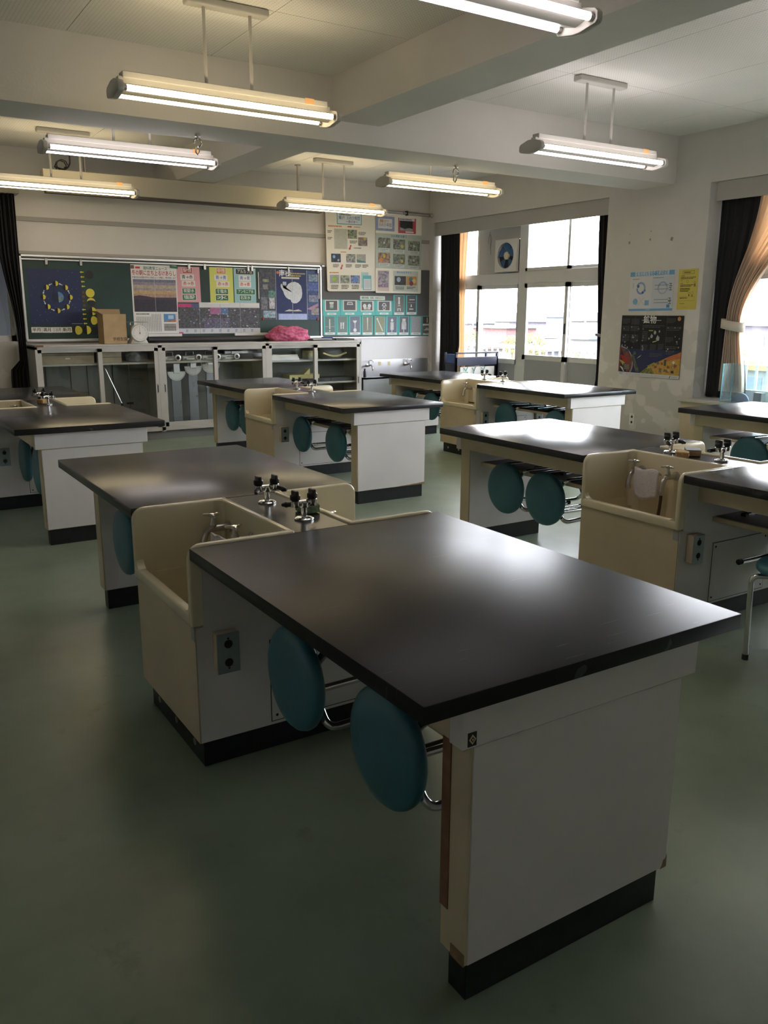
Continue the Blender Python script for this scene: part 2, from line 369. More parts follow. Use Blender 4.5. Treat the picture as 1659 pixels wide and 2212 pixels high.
class Print:
    """flat print laid on a sheet: fractional coordinates, u from left, v from top"""
    def __init__(s, w, h): s.w = w; s.h = h; s.v = []; s.f = []; s.c = []; s.k = 0
    def _p(s, pts, col, a=0):
        s.k += 1; z = .0006+.00005*s.k; o = len(s.v)
        s.v += [(p[0]*s.w, (1-p[1])*s.h, z) for p in pts]; s.f.append(tuple(range(o, o+len(pts)))); s.c.append((*col, a)); return s
    def rect(s, u0, v0, u1, v1, col, a=0): return s._p([(u0, v1), (u1, v1), (u1, v0), (u0, v0)], col, a)
    def poly(s, pts, col, a=0): return s._p(pts, col, a)
    def fan(s, c, pts, col, a=0):
        for i in range(len(pts)): s._p([c, pts[i], pts[(i+1) % len(pts)]], col, a); s.k -= 1
        s.k += 1; return s
    def disc(s, u, v, r, col, a=0, a0=0, a1=2*PI, n=20):
        """r in units of height; partial disc from a0 to a1"""
        asp = s.h/s.w
        return s._p([(u+r*asp*math.cos(a0+(a1-a0)*i/n), v-r*math.sin(a0+(a1-a0)*i/n)) for i in range(n+(0 if a1-a0 > 6.2 else 1))], col, a)
    def ring(s, u, v, r, wd, col, a0=0, a1=2*PI, n=20):
        asp = s.h/s.w
        for i in range(n):
            t0 = a0+(a1-a0)*i/n; t1 = a0+(a1-a0)*(i+1)/n
            s._p([(u+q*asp*math.cos(t), v-q*math.sin(t)) for q, t in ((r-wd, t0), (r, t0), (r, t1), (r-wd, t1))], col)
            s.k -= 1
        s.k += 1; return s
    def line(s, u0, v0, u1, v1, wd, col):
        dx, dy = (u1-u0)*s.w, (v1-v0)*s.h; l = math.hypot(dx, dy); nx, ny = -dy/l*wd/2/s.w, dx/l*wd/2/s.h
        return s._p([(u0+nx, v0+ny), (u1+nx, v1+ny), (u1-nx, v1-ny), (u0-nx, v0-ny)], col)
    def text(s, t, u, v, size, col, maxw=None, stretch=1):
        """size = letter height in metres; maxw = width in fraction of the sheet"""
        vs, fs = TEXTS[t]
        if not vs: return s
        xs = [p[0] for p in vs]; wd = max(xs)-min(xs); sx = size*stretch
        if maxw: sx = maxw*s.w/wd
        s.k += 1; z = .0006+.00005*s.k; o = len(s.v)
        s.v += [(u*s.w+p[0]*sx, (1-v)*s.h+p[1]*size, z) for p in vs]
        for f in fs: s.f.append(tuple(i+o for i in f)); s.c.append((*col, 0))
        return s
    def scribble(s, u0, v0, u1, v1, rows, col, wd=None, seed=0):
        """rows of tiny illegible writing as short strokes"""
        R = random.Random(seed+int(u0*1000)+int(v0*777)); rh = (v1-v0)/rows
        for r in range(rows):
            u = u0; v = v0+rh*(r+.5)
            end = u1-(R.random()*.35*(u1-u0) if r == rows-1 else 0)
            while u < end:
                l = (u1-u0)*R.uniform(.03, .09)
                s.rect(u, v-rh*.28, min(u+l, end), v+rh*.28, col); s.k -= 1
                u += l+(u1-u0)*R.uniform(.008, .03)
        s.k += 1; return s
    def build(s, parent, name='print'):
        me = bpy.data.meshes.new(name); me.from_pydata(s.v, [], s.f)
        ca = me.color_attributes.new('Col', 'FLOAT_COLOR', 'CORNER'); buf = []
        for p in me.polygons:
            c = s.c[p.index]; buf += list(c)*p.loop_total
        ca.data.foreach_set('color', buf)
        me.materials.append(PRINT)
        o = bpy.data.objects.new(name, me); COL.objects.link(o); o.parent = parent
        o.location = (0, 0, s.z0 if hasattr(s, 'z0') else .001); return o

def wallmatrix(plane, c, u0, z0, tilt=0):
    if plane == 'back': B_ = Matrix(((1, 0, 0, u0), (0, 0, -1, c), (0, 1, 0, z0), (0, 0, 0, 1)))
    else: B_ = Matrix(((0, 0, -1, c), (-1, 0, 0, u0), (0, 1, 0, z0), (0, 0, 0, 1)))
    return B_@Matrix.Rotation(tilt, 4, 'Z')
def sheet(name, label, cat, plane, c, u0, z0, w, h, mt, tilt=0, th=.001, group=None, round_=0, curl=0):
    """paper or board on a wall; local x right, y up, z out of the wall"""
    mb = MB()
    if round_:
        poly = arc((round_, round_), round_, PI, 1.5*PI)+arc((w-round_, round_), round_, 1.5*PI, 2*PI)+arc((w-round_, h-round_), round_, 0, .5*PI)+arc((round_, h-round_), round_, .5*PI, PI)
        mb.prism(poly, 0, th)
    else: mb.box((0, 0, 0), (w, h, th))
    o = mb.build(name, mt, None, False); o.matrix_world = wallmatrix(plane, c, u0, z0, tilt); tag(o, label, cat, group)
    p = Print(w, h); p.z0 = th; return o, p

YB = 9.85; XR = 6.96; ZC = 3.06; XL = -2.2; YF = -2.6

# ================================================================== THE SETTING
struct('floor', MB().box((XL, YF, -.12), (7.25, YB, 0)), FLOOR)
struct('wall_left', MB().box((XL-.2, YF, 0), (XL, YB, ZC+.1)), WALL)
struct('wall_front', MB().box((XL-.2, YF-.2, 0), (7.3, YF, ZC+.1)), WALL)
# back wall with a window opening behind the black curtain
wb = MB()
wb.box((XL-.2, YB, 0), (7.35, YB+.2, 1.10)).box((XL-.2, YB, 2.55), (7.35, YB+.2, ZC+.1)).box((1.60, YB, 1.10), (7.35, YB+.2, 2.55)).box((XL-.2, YB, 1.10), (.1, YB+.2, 2.55))
struct('wall_back', wb, WALL)
wr = MB()
WIN2_END, PIL2_END, WIN3_END = 2.25, 1.05, -2.0
wr.box((XR, YF, 2.60), (7.35, YB+.2, ZC+.1))                 # header over the windows
wr.box((XR, 5.345, 0), (7.35, 6.590, 2.60))                   # pillar with the posters
wr.box((XR, 9.735, 0), (7.35, YB, 2.60))
wr.box((XR, PIL2_END, 0), (7.35, WIN2_END, 2.60)).box((XR, YF-.2, 0), (7.35, WIN3_END, 2.60))
wr.box((7.06, WIN2_END, 0), (7.35, 5.345, .60)).box((7.06, WIN3_END, 0), (7.35, PIL2_END, .60))
struct('wall_right', wr, WALL)
tr = MB().box((6.84, WIN2_END-.02, .585), (7.30, 5.42, .616), .004); struct('trim_1', tr, mat('sill_paint', (.55, .53, .47), .4))
tr = MB().box((6.87, WIN2_END, 0), (7.06, 5.40, .585)); struct('wall_sill', tr, CREAM)
tr = MB().box((6.84, WIN3_END, .585), (7.30, PIL2_END, .616), .004); struct('trim_2', tr, MATS['sill_paint'])
# picture rails on the back wall
RAIL = mat('grey_rail_paint', (.36, .34, .31), .6)
for i, (z0, z1, x0, x1) in enumerate(((2.338, 2.382, 1.60, 7.34), (2.005, 2.035, 1.60, 5.30))):
    struct('trim_%d' % (i+3), MB().box((x0, YB-.025, z0), (x1, YB, z1)), RAIL)
# lower white boarding right of the cabinets
struct('trim_5', MB().box((5.60, YB-.02, .0), (7.34, YB, 1.09)), mat('white_boarding', (.66, .65, .66), .45))
# baseboard
struct('baseboard_left', MB().box((XL, YF, 0), (XL+.015, YB, .10)), PLINTH)

# ceiling: slab, beams, perforated panels
ce = struct('ceiling', MB().box((XL-.2, YF-.2, ZC+.012), (7.35, YB+.2, ZC+.2)), mat('ceiling_joint', (.12, .115, .105), .9))
struct('beam_cross', MB().box((XL, 5.753, 2.63), (XR, 6.225, ZC+.02)), BEAM)
struct('beam_length', MB().box((3.195, YF, 2.772), (3.60, 5.753, ZC+.02)).box((3.195, 6.225, 2.772), (3.60, YB, ZC+.02)), BEAM)
struct('beam_cross_near', MB().box((XL, -.35, 2.63), (XR, .12, ZC+.02)), BEAM)
panel_meshes = {}
def panels(xs, ys):
    for a, b in zip(xs[:-1], xs[1:]):
        for c, d in zip(ys[:-1], ys[1:]):
            k = (round(b-a, 3), round(d-c, 3))
            if k not in panel_meshes: panel_meshes[k] = MB().box((.002, .002, 0), (k[0]-.002, k[1]-.002, .012)).mesh('ceiling_panel', CEIL, False)
            part('ceiling_panel', panel_meshes[k], ce, (a, c, ZC))
xsL = [XL, -1.36, -.45, .46, 1.365, 2.28, 3.195]; xsR = [3.60, 4.56, 5.455, 6.335, XR]
panels(xsL, [.12, 1.115, 2.935, 4.755, 5.753]); panels(xsR, [.12, 1.115, 2.935, 4.755, 5.753])
panels(xsL, [6.225, 7.25, 9.05, YB]); panels(xsR, [6.225, 7.25, 9.05, YB])
panels([XL, 3.195], [YF, -.35]); panels([3.60, XR], [YF, -.35])

# ------------------------------------------------------------------ windows
XW = 7.20
def bars(root, lst, name, mt=None, x0=XW-.03, x1=XW+.03):
    for (y0, z0, y1, z1) in lst: MB().box((x0, y0, z0), (x1, y1, z1), .003).build(name, mt or WINFRAME, root)
def panes(root, lst, x=XW):
    for (y0, z0, y1, z1) in lst: MB().box((x-.002, y0, z0), (x+.002, y1, z1)).build('pane', GLASS, root, False)
w1 = thing('window_1', 'grey framed sliding glass doors with transom panes and exhaust fan panel', None, (0, 0, 0), kind='structure')
bars(w1, [(8.08, 0, 8.205, 2.60), (6.59, 0, 6.66, 2.60), (9.67, 0, 9.735, 2.60), (6.66, 1.77, 8.08, 1.92), (8.205, 1.765, 9.67, 1.905), (6.66, 2.54, 8.08, 2.60), (8.205, 2.54, 9.67, 2.60), (6.66, 0, 8.08, .06), (8.205, 0, 9.67, .06)], 'frame')
# sashes: thinner stiles
st = .035
for (y0, y1, dx) in ((6.66, 7.37, .02), (7.33, 8.08, -.02)):
    s_ = MB().box((XW+dx-.018, y0, 1.92), (XW+dx+.018, y0+st, 2.54)).box((XW+dx-.018, y1-st, 1.92), (XW+dx+.018, y1, 2.54)).box((XW+dx-.018, y0, 1.92), (XW+dx+.018, y1, 1.92+st)).box((XW+dx-.018, y0, 2.54-st), (XW+dx+.018, y1, 2.54))
    so = s_.build('transom_sash', WINFRAME, w1); MB().box((XW+dx-.002, y0+st, 1.95), (XW+dx+.002, y1-st, 2.51)).build('pane', GLASS, so, False)
for (y0, y1, dx, zg) in ((6.66, 7.375, .02, .915), (7.33, 8.08, -.02, .915), (8.205, 9.01, .02, .845), (8.96, 9.67, -.02, .845)):
    s_ = MB()
    for a, b in ((y0, y0+.05), (y1-.05, y1)): s_.box((XW+dx-.018, a, .06), (XW+dx+.018, b, 1.77))
    s_.box((XW+dx-.018, y0, 1.72), (XW+dx+.018, y1, 1.77)).box((XW+dx-.018, y0, zg-.06), (XW+dx+.018, y1, zg)).box((XW+dx-.018, y0, .06), (XW+dx+.018, y1, .14))
    so = s_.build('sliding_door', WINFRAME, w1)
    MB().box((XW+dx-.002, y0+.05, zg), (XW+dx+.002, y1-.05, 1.72)).build('pane', GLASS, so, False)
    MB().box((XW+dx-.008, y0+.05, .14), (XW+dx+.008, y1-.05, zg-.06)).build('lower_panel', WINPANEL, so, False)
    MB().box((XW+dx-.03, y0+.012, 1.18), (XW+dx-.016, y0+.03, 1.30), .003).build('handle', BLACKPL, so)
MB().box((XW-.012, 9.005, 1.905), (XW+.012, 9.055, 2.54)).build('frame', WINFRAME, w1)
panes(w1, [(9.055, 1.905, 9.67, 2.54)])
bd = MB().box((XW-.01, 8.205, 1.905), (XW+.01, 8.42-.19-.01, 2.54)).box((XW-.01, 8.64, 1.905), (XW+.01, 9.005, 2.54)).box((XW-.01, 8.22, 2.31), (XW+.01, 8.64, 2.54)).box((XW-.01, 8.22, 1.905), (XW+.01, 8.64, 1.93))
bd.build('fan_board', mat('fan_board_grey', (.46, .455, .44), .5), w1, False)
# window 2 and 3 beside the cream curtain
def big_window(name, y0, y1, zs, label):
    r = thing(name, label, None, (0, 0, 0), kind='structure'); ym = (y0+y1)/2
    bars(r, [(y0, .616, y0+.06, 2.60), (y1-.06, .616, y1, 2.60), (y0, .616, y1, .68), (y0, 1.77, y1, 1.90), (y0, 2.54, y1, 2.60), (ym-.05, .68, ym+.05, 2.54)], 'frame')
    for a, b in ((y0+.06, ym-.05), (ym+.05, y1-.06)):
        for (z0, z1) in ((.68, 1.77), (1.90, 2.54)):
            mid = (a+b)/2
            for k, (c, d) in enumerate(((a, mid+.02), (mid-.02, b))):
                dx = (.02, -.02)[k]; t_ = .04
                s_ = MB().box((XW+dx-.016, c, z0), (XW+dx+.016, c+t_, z1)).box((XW+dx-.016, d-t_, z0), (XW+dx+.016, d, z1)).box((XW+dx-.016, c, z0), (XW+dx+.016, d, z0+t_)).box((XW+dx-.016, c, z1-t_), (XW+dx+.016, d, z1))
                so = s_.build('sash', WINFRAME, r); MB().box((XW+dx-.002, c+t_, z0+t_), (XW+dx+.002, d-t_, z1-t_)).build('pane', GLASS, so, False)
    return r
big_window('window_2', WIN2_END, 5.345, None, 'grey framed sliding window behind the cream curtain')
big_window('window_3', WIN3_END, PIL2_END, None, 'grey framed sliding window with sill')
w4 = thing('window_4', 'dim window in back wall behind black curtain', None, (0, 0, 0), kind='structure')
MB().box((.1, YB+.10, 1.10), (1.60, YB+.13, 1.16)).box((.1, YB+.10, 2.49), (1.60, YB+.13, 2.55)).box((.1, YB+.10, 1.10), (.15, YB+.13, 2.55)).box((1.55, YB+.10, 1.10), (1.60, YB+.13, 2.55)).box((.82, YB+.10, 1.10), (.88, YB+.13, 2.55)).build('frame', WINFRAME, w4)
for a, b in ((.15, .82), (.88, 1.55)): MB().box((a, YB+.112, 1.16), (b, YB+.118, 2.49)).build('pane', GLASS, w4, False)
# next room behind that window: a closed dim store
struct('wall_store', MB().box((XL, YB+1.9, -.1), (7.35, YB+2.0, ZC+.1)).box((XL-.1, YB+.2, -.1), (XL, YB+2.0, ZC+.1)).box((7.25, YB+.2, -.1), (7.35, YB+2.0, ZC+.1)).box((XL, YB+.2, ZC+.1), (7.35, YB+2, ZC+.2)).box((XL, YB+.2, -.2), (7.35, YB+2, -.1)), mat('store_wall', (.3, .31, .33), .8))
# valances
vm = mat('valance_paint', (.44, .425, .395), .55)
for (y0, y1) in ((6.592, 9.733), (WIN2_END, 5.29), (WIN3_END, PIL2_END)):
    o = MB().box((6.985, y0, 2.432), (7.005, y1, 2.598)).box((6.985, y0, 2.432), (7.005, y0+.02, 2.598)).build('curtain_valance', vm, None, False)
    lab = {9.733: 'long grey painted valance board above the fan window', 5.29: 'grey valance board above the cream tied curtain', PIL2_END: 'grey valance board over the window by the sill'}[y1]
    tag(o, lab, 'valance')
o = MB().box((-.6, 9.60, 2.575), (1.695, YB, 2.70), .003).build('curtain_box', mat('curtain_box_paint', (.33, .30, .25), .6)); tag(o, 'brownish curtain box above the black curtain beside chalkboard', 'curtain box')

# ------------------------------------------------------------------ curtains
def curtain(name, label, mt, axis, base, prof, folds, amp, ztop, zbot, rows=26, cols=140, ph=0, group=None, thick=.003):
    """prof(t) -> (a, b): extent along the wall at height fraction t from the top"""
    vs = []; fs = []
    for i in range(rows+1):
        t = i/rows; a, b = prof(t); wd = abs(b-a)
        A = amp*(.35+.65*min(1, .5/(wd+.001)*.5)) if callable(prof) else amp
        for j in range(cols+1):
            s_ = j/cols; al = a+(b-a)*s_
            off = A*(math.sin(2*PI*folds*s_+ph+.5*math.sin(3*s_+2*t))+.3*math.sin(2*PI*folds*2.3*s_+1.7*t))
            z = ztop+(zbot-ztop)*t
            vs.append((base+off, al, z) if axis == 'y' else (al, base+off, z))
    c = cols+1
    for i in range(rows):
        for j in range(cols): fs.append((i*c+j, i*c+j+1, (i+1)*c+j+1, (i+1)*c+j))
    o = MB().add(vs, fs).build(name, mt, None, True, 180)
    sm = o.modifiers.new('thick', 'SOLIDIFY'); sm.thickness = thick; sm.offset = 0
    return tag(o, label, 'curtain', group)
def sm(a, b, t):
    t = max(0, min(1, (t-a)/(b-a))); return t*t*(3-2*t)
curtain('black_curtain', 'black blackout curtain hanging beside the stainless back sink', BLACKCLOTH, 'y', 7.06, lambda t: (9.70-.02*t, 9.27-.06*sm(0, .8, t)+.10*sm(.6, .75, t)*(1-sm(.75, .9, t))-.02*sm(.85, 1, t)), 6, .028, 2.50, .03)
curtain('orange_curtain', 'narrow sunlit cream orange curtain beside the black blackout curtain', CREAMCLOTH, 'y', 7.12, lambda t: (9.36, 9.17+.03*math.sin(4*t)), 3, .02, 2.50, .30, cols=60)
curtain('black_curtain', 'black curtain tied back at the edge of the poster pillar by the glass doors', BLACKCLOTH, 'y', 7.07, lambda t: (6.61, 6.80-.09*sm(0, .7, t)+.27*sm(.72, 1, t)), 4, .022, 2.50, .03, cols=80)
o = MB().tube([(7.03, 6.61, 1.20), (7.025, 6.66, 1.18), (7.04, 6.73, 1.19), (7.10, 6.74, 1.2)], .016, 8).build('curtain_tie', mat('grey_tie', (.2, .2, .22), .7)); tag(o, 'grey tie band holding the black curtain by the poster pillar', 'curtain tie')
curtain('black_curtain', 'wide black curtain hanging under the cream tied curtain by window sill', BLACKCLOTH, 'y', 7.125, lambda t: (5.33, 4.80+.17*sm(0, .62, t)+.0*t-.10*sm(.62, 1, t)), 5, .02, 2.50, .63)
curtain('cream_curtain', 'cream curtain gathered by a tie band above the window sill', CREAMCLOTH, 'y', 7.045,
        lambda t: (4.87+.22*sm(0, .62, t)+.02*sm(.62, 1, t), 3.75+1.19*sm(-.25, .64, t)**.8-.09*sm(.64, 1, t)), 9, .03, 2.50, .70)
o = MB()
bp = []
for k in range(33):
    a = 2*PI*k/32; bp.append((7.045+.06*math.sin(a), 5.03+.125*math.cos(a)))
vs = []; fs = []
for k in range(32):
    x, y = bp[k]; dz = -.02*math.cos(2*PI*k/32)
    vs += [(x, y, 1.27-dz), (x, y, 1.355-dz)]
for k in range(32):
    j = (k+1) % 32; fs.append((2*k, 2*j, 2*j+1, 2*k+1))
o = MB().add(vs, fs).build('curtain_tie', mat('cream_tie', (.62, .56, .46), .8)); so = o.modifiers.new('t', 'SOLIDIFY'); so.thickness = .006
tag(o, 'cream cloth tie band round the gathered cream curtain', 'curtain tie')
curtain('black_curtain', 'unseen black curtain added across most of the sill window beyond the bare pillar to limit daylight', BLACKCLOTH, 'y', 7.07, lambda t: (WIN3_END+.02, .25), 18, .03, 2.50, .63)  # out of view; drawn this wide to hold back daylight from the near end
# left black curtain in front of the dim window
curtain('black_curtain', 'black curtain beside the chalkboard hanging from the brownish box', BLACKCLOTH, 'x', 9.66, lambda t: (1.655-.02*t, 1.46+.10*sm(.2, .55, t)-.10*sm(.65, .7, t)-.02*sm(.7, 1, t)), 5, .025, 2.575, .03)

# ------------------------------------------------------------------ fluorescent lamps
WARM = emit('warm_tube', (1, .80, .48), 18); COOL = emit('cool_tube', (1, .91, .93), 17)
def lamp(x, y, warm, label, group=None):
    r = thing('fluorescent_lamp', label, 'ceiling light', (x, y, 0), group=group)
    Lh = .655; z = 2.545
    body = MB().prism([(-.022, z+.062), (.022, z+.062), (.026, z+.03), (.080, z+.004), (.062, z-.006), (.0, z-.022), (-.062, z-.006), (-.080, z+.004), (-.026, z+.03)], -Lh+.03, Lh-.03, 'x')
    body.build('reflector', LAMPWHITE, r, False)
    MB().box((-Lh+.05, -.034, z+.055), (Lh-.05, .034, z+.088), .003).build('housing', LAMPWHITE, r)
    for s in (-1, 1):
        poly = [(-.115, z-.018), (-.105, z-.030), (-.02, z-.045), (.02, z-.045), (.105, z-.030), (.115, z-.018), (.115, z+.012), (.100, z+.026), (.03, z+.045), (-.03, z+.045), (-.100, z+.026), (-.115, z+.012)]
        a, b = sorted((s*Lh, s*(Lh-.032)))
        MB().prism(poly, a, b, 'x', .006).build('end_cap', LAMPWHITE, r)
        tb = MB().cyl((-Lh+.05, s*.088, z-.006), (Lh-.05, s*.088, z-.006), .0150, 14).build('tube', WARM if warm else COOL, r)
        for t in (-1, 1): MB().cyl((t*(Lh-.05), s*.088, z-.006), (t*(Lh-.032), s*.088, z-.006), .0152, 14).build('tube_end', DULLCHROME, tb)
        MB().cyl((s*.135, 0, z+.085), (s*.135, 0, ZC-.025), .0095, 10).build('rod', LAMPWHITE, r)
    MB().box((-.24, -.04, ZC-.042), (.24, .04, ZC), .012, 3).build('ceiling_mount', LAMPWHITE, r)
    MB().box((Lh-.20, -.0355, z+.058), (Lh-.14, .0355, z+.0895)).build('sticker', mat('orange_sticker', (.75, .42, .18), .6), r, False)
    return r
lamp(2.0, 4.78, True, 'warm white twin tube lamp on two rods above the table with emblem plate')
lamp(2.0, 2.72, False, 'cool white twin tube lamp hung over the middle of the room')
lamp(4.86, 4.75, False, 'cool white twin tube lamp hung near the poster pillar')
lamp(2.0, 6.67, False, 'cool white twin tube lamp just behind the cross beam beside the hook')
lamp(4.86, 6.68, True, 'warm white twin tube lamp behind the cross beam near the fan window')
lamp(1.97, 8.71, True, 'warm white twin tube lamp in front of the long hanging screen box end with cable')
lamp(4.84, 8.70, True, 'warm white twin tube lamp in front of the hanging river posters')
lamp(4.86, 2.72, False, 'unseen cool white twin tube lamp above the table with standing stool')  # out of view; carries on the lamp grid and is included for its light
# eye hooks under the cross beam
def hook(x, y, mt, label):
    r = thing('beam_hook', label, 'hook', (x, y, 2.63))
    MB().lathe([(.02, 0), (.02, -.012), (.008, -.014), (.008, -.03)], n=12).build('base', mt, r)
    MB().tube([(.028*math.sin(a), 0, -.052-.028*math.cos(a)) for a in [PI*.0+PI*2*k/14 for k in range(12)]], .006, 8).build('ring', mt, r)
    MB().tube([(-.012, .006, -.08), (-.016, .008, -.115), (0, .008, -.13), (.014, .008, -.11), (.012, .008, -.085)], .006, 8).build('shackle', mt, r)
hook(2.29, 6.08, DULLCHROME, 'rusty metal hook with shackle under the beam beside cool lamp')
hook(4.575, 6.09, DULLCHROME, 'metal hook loop under the beam above the warm lamp by the fan window')

# ------------------------------------------------------------------ hanging screen box
r = thing('screen_box', 'long beige projector screen box hung on rods above the chalkboard', 'screen box', (1.845, 9.12, 0))
MB().box((0, 0, 2.575), (3.10, .14, 2.768), .004).build('casing', BEIGE, r)
MB().box((.02, .02, 2.55), (3.08, .11, 2.575)).build('screen_slot', mat('slot_brown', (.10, .085, .07), .7), r, False)
for x in (.42, 2.80):
    MB().cyl((x, .07, 2.768), (x, .07, ZC-.003), .014, 10).build('rod', DULLCHROME, r)
    MB().lathe([(.035, 0), (.035, -.012)], (x, .07, ZC-.001), n=14).build('flange', DULLCHROME, r)
cb = MB().tube(fillet([(.28, .08, ZC-.003), (.28, .08, 2.83), (.22, .06, 2.777), (.12, .05, 2.80)], .04), .008, 8)
cb.tube([(.20+.05*math.cos(a), .05+.01*a, 2.824+.05*math.sin(a)) for a in [2*PI*k/16*2 for k in range(17)]], .006, 6)
o = cb.build('cable', RUBBER, r)

# ================================================================== LAB TABLES
W_, Y1, Y2, Y3, HT, TH = .90, 1.203, 1.801, 2.992, .737, .0365
def sink_mb(mir):
    mb = MB(); xb = .350; xf = -.004; t = .024; zb = .485; lip = .528; zt = HT+.006
    rr = .045
    # the two side walls: high at the back, rounded front corner, dropping to the low front lip
    poly = [(xb, zb), (xb, zt), ]+[(xf+rr+rr*math.cos(a), zt-rr+rr*math.sin(a)) for a in [PI/2+PI/2*k/6 for k in range(7)]]+[(xf, zb)]
    for y0 in (Y1+.004, Y2-.004-t): mb.prism(poly, y0, y0+t, 'y', .008, 3)
    mb.box((xb-t, Y1+.006, zb), (xb, Y2-.006, zt), .008, 3)
    mb.box((xf, Y1+.006, zb), (xf+.034, Y2-.006, lip), .009, 3)
    mb.box((xf+.02, Y1+.012, .315), (xb-.005, Y2-.012, .33))
    # inner rounded corner fillets and walls going down to the basin floor
    for y0, y1 in ((Y1+.012, Y1+.03), (Y2-.03, Y2-.012)): mb.box((xf+.020, y0, .32), (xb-.01, y1, zb+.02))
    mb.box((xf+.020, Y1+.012, .32), (xf+.03, Y2-.012, zb+.02)); mb.box((xb-t, Y1+.012, .32), (xb-.01, Y2-.012, zb+.02))
    for y0, s in ((Y1+.004+t, 1), (Y2-.004-t, -1)):
        c = [(xf+.006, lip-.004), (xf+.034, lip-.004)]
        n = 6
        pr = [(y0, lip+.028)]+[(y0+s*(.028-.028*math.cos(PI/2*k/n)), lip+.028-.028*math.sin(PI/2*k/n)) for k in range(n+1)]+[(y0, lip-.002)]
        mb.prism(pr, xf+.003, xf+.031, 'x')
        pr = [(xb-t, y0), (xb-t, y0+s*.03)]+[(xb-t-.03+.03*math.sin(PI/2*k/n), y0+s*(.03-.03*math.cos(PI/2*k/n))) for k in range(n, -1, -1)]
        mb.prism([(xb-t+.002, y0-s*.002), (xb-t+.002, y0+s*.03)]+[(xb-t-.03+.03*math.sin(a), y0+s*(.03-.03*math.cos(a))) for a in [PI/2*(n-k)/n for k in range(n+1)]]+[(xb-t-.03, y0-s*.002)], zb-.03, zt-.006, 'z')
    if mir:
        for v in mb.v: v.x = .90+.004-(v.x+.0) if False else (.90-v.x)
    return mb
def faucet(root, y, side, towel=False, hose=False):
    """wall tap on the back wall of a sink; side -1 = left sink (spout towards -x), +1 = right sink"""
    xw = .326 if side < 0 else .574
    def X(d): return xw+side*d
    b = MB()
    b.lathe([(.022, 0), (.022, .006), (.013, .010), (.013, .06)], (xw, y, .652), 'x' if side > 0 else '-x', 16)
    b.tube(fillet([(X(.055), y, .652), (X(.085), y, .648), (X(.10), y, .610), (X(.10), y, .575)], .02), [.012]*3+[.0115]*99 if False else .0115, 12)
    b.lathe([(.0115, 0), (.0145, .002), (.0145, .018), (.011, .020)], (X(.10), y, .568), 'z', 12)
    b.lathe([(.012, 0), (.015, .012), (.011, .022), (.0075, .030), (.0075, .042)], (X(.062), y, .655), 'z', 14)
    f = b.build('faucet', DULLCHROME, root)
    h = MB().lathe([(.012, 0), (.014, .004), (.011, .011), (.004, .013)], (X(.062), y, .697), 'z', 14)
    for k in range(3):
        a = 2*PI*k/3+.4; d = Vector((math.cos(a), math.sin(a), 0)); c = Vector((X(.062), y, .702))
        h.tube([c, c+d*.020, c+d*.034], [.005, .0065, .0045], 8)
    h.build('handle', CHROME, f)
def gas_tap(root, y, flip):
    c = (.452, y)
    b = MB().lathe([(.033, 0), (.033, .004), (.026, .010), (.011, .012), (.0105, .05)], (c[0], c[1], HT), 'z', 20)
    b.tube([(c[0]-.036, c[1], HT+.058), (c[0]+.036, c[1], HT+.058)], .0105, 12)
    b.lathe([(.016, 0), (.017, .008), (.017, .016), (.012, .022)], (c[0], c[1], HT+.043), 'z', 14)
    g = None
    for s in (-1, 1):
        b.lathe([(.0145, 0), (.0155, .006), (.0155, .020), (.012, .024)], (c[0]+s*.032, c[1], HT+.046), 'z', 14)
    g = b.build('gas_tap', CHROME, root)
    for s in (-1, 1):
        k = MB().lathe([(.0165, 0), (.0175, .004), (.0175, .014), (.014, .018)], (c[0]+s*.032, c[1], HT+.070), 'z', 16)
        k.box((c[0]+s*.032-.0065, c[1]-.019, HT+.076), (c[0]+s*.032+.0065, c[1]+.019, HT+.102), .004, 2)
        k.build('knob', BLACKPL, g)
        d = Vector((s*.55, flip*.8, -.15)).normalized(); p = Vector((c[0]+s*.032, c[1], HT+.056))
        MB().tube([p+d*.010, p+d*.028, p+d*.034, p+d*.046, p+d*.05], [.009, .0085, .011, .007, .006], 10).build('nozzle', BLACKPL, g)
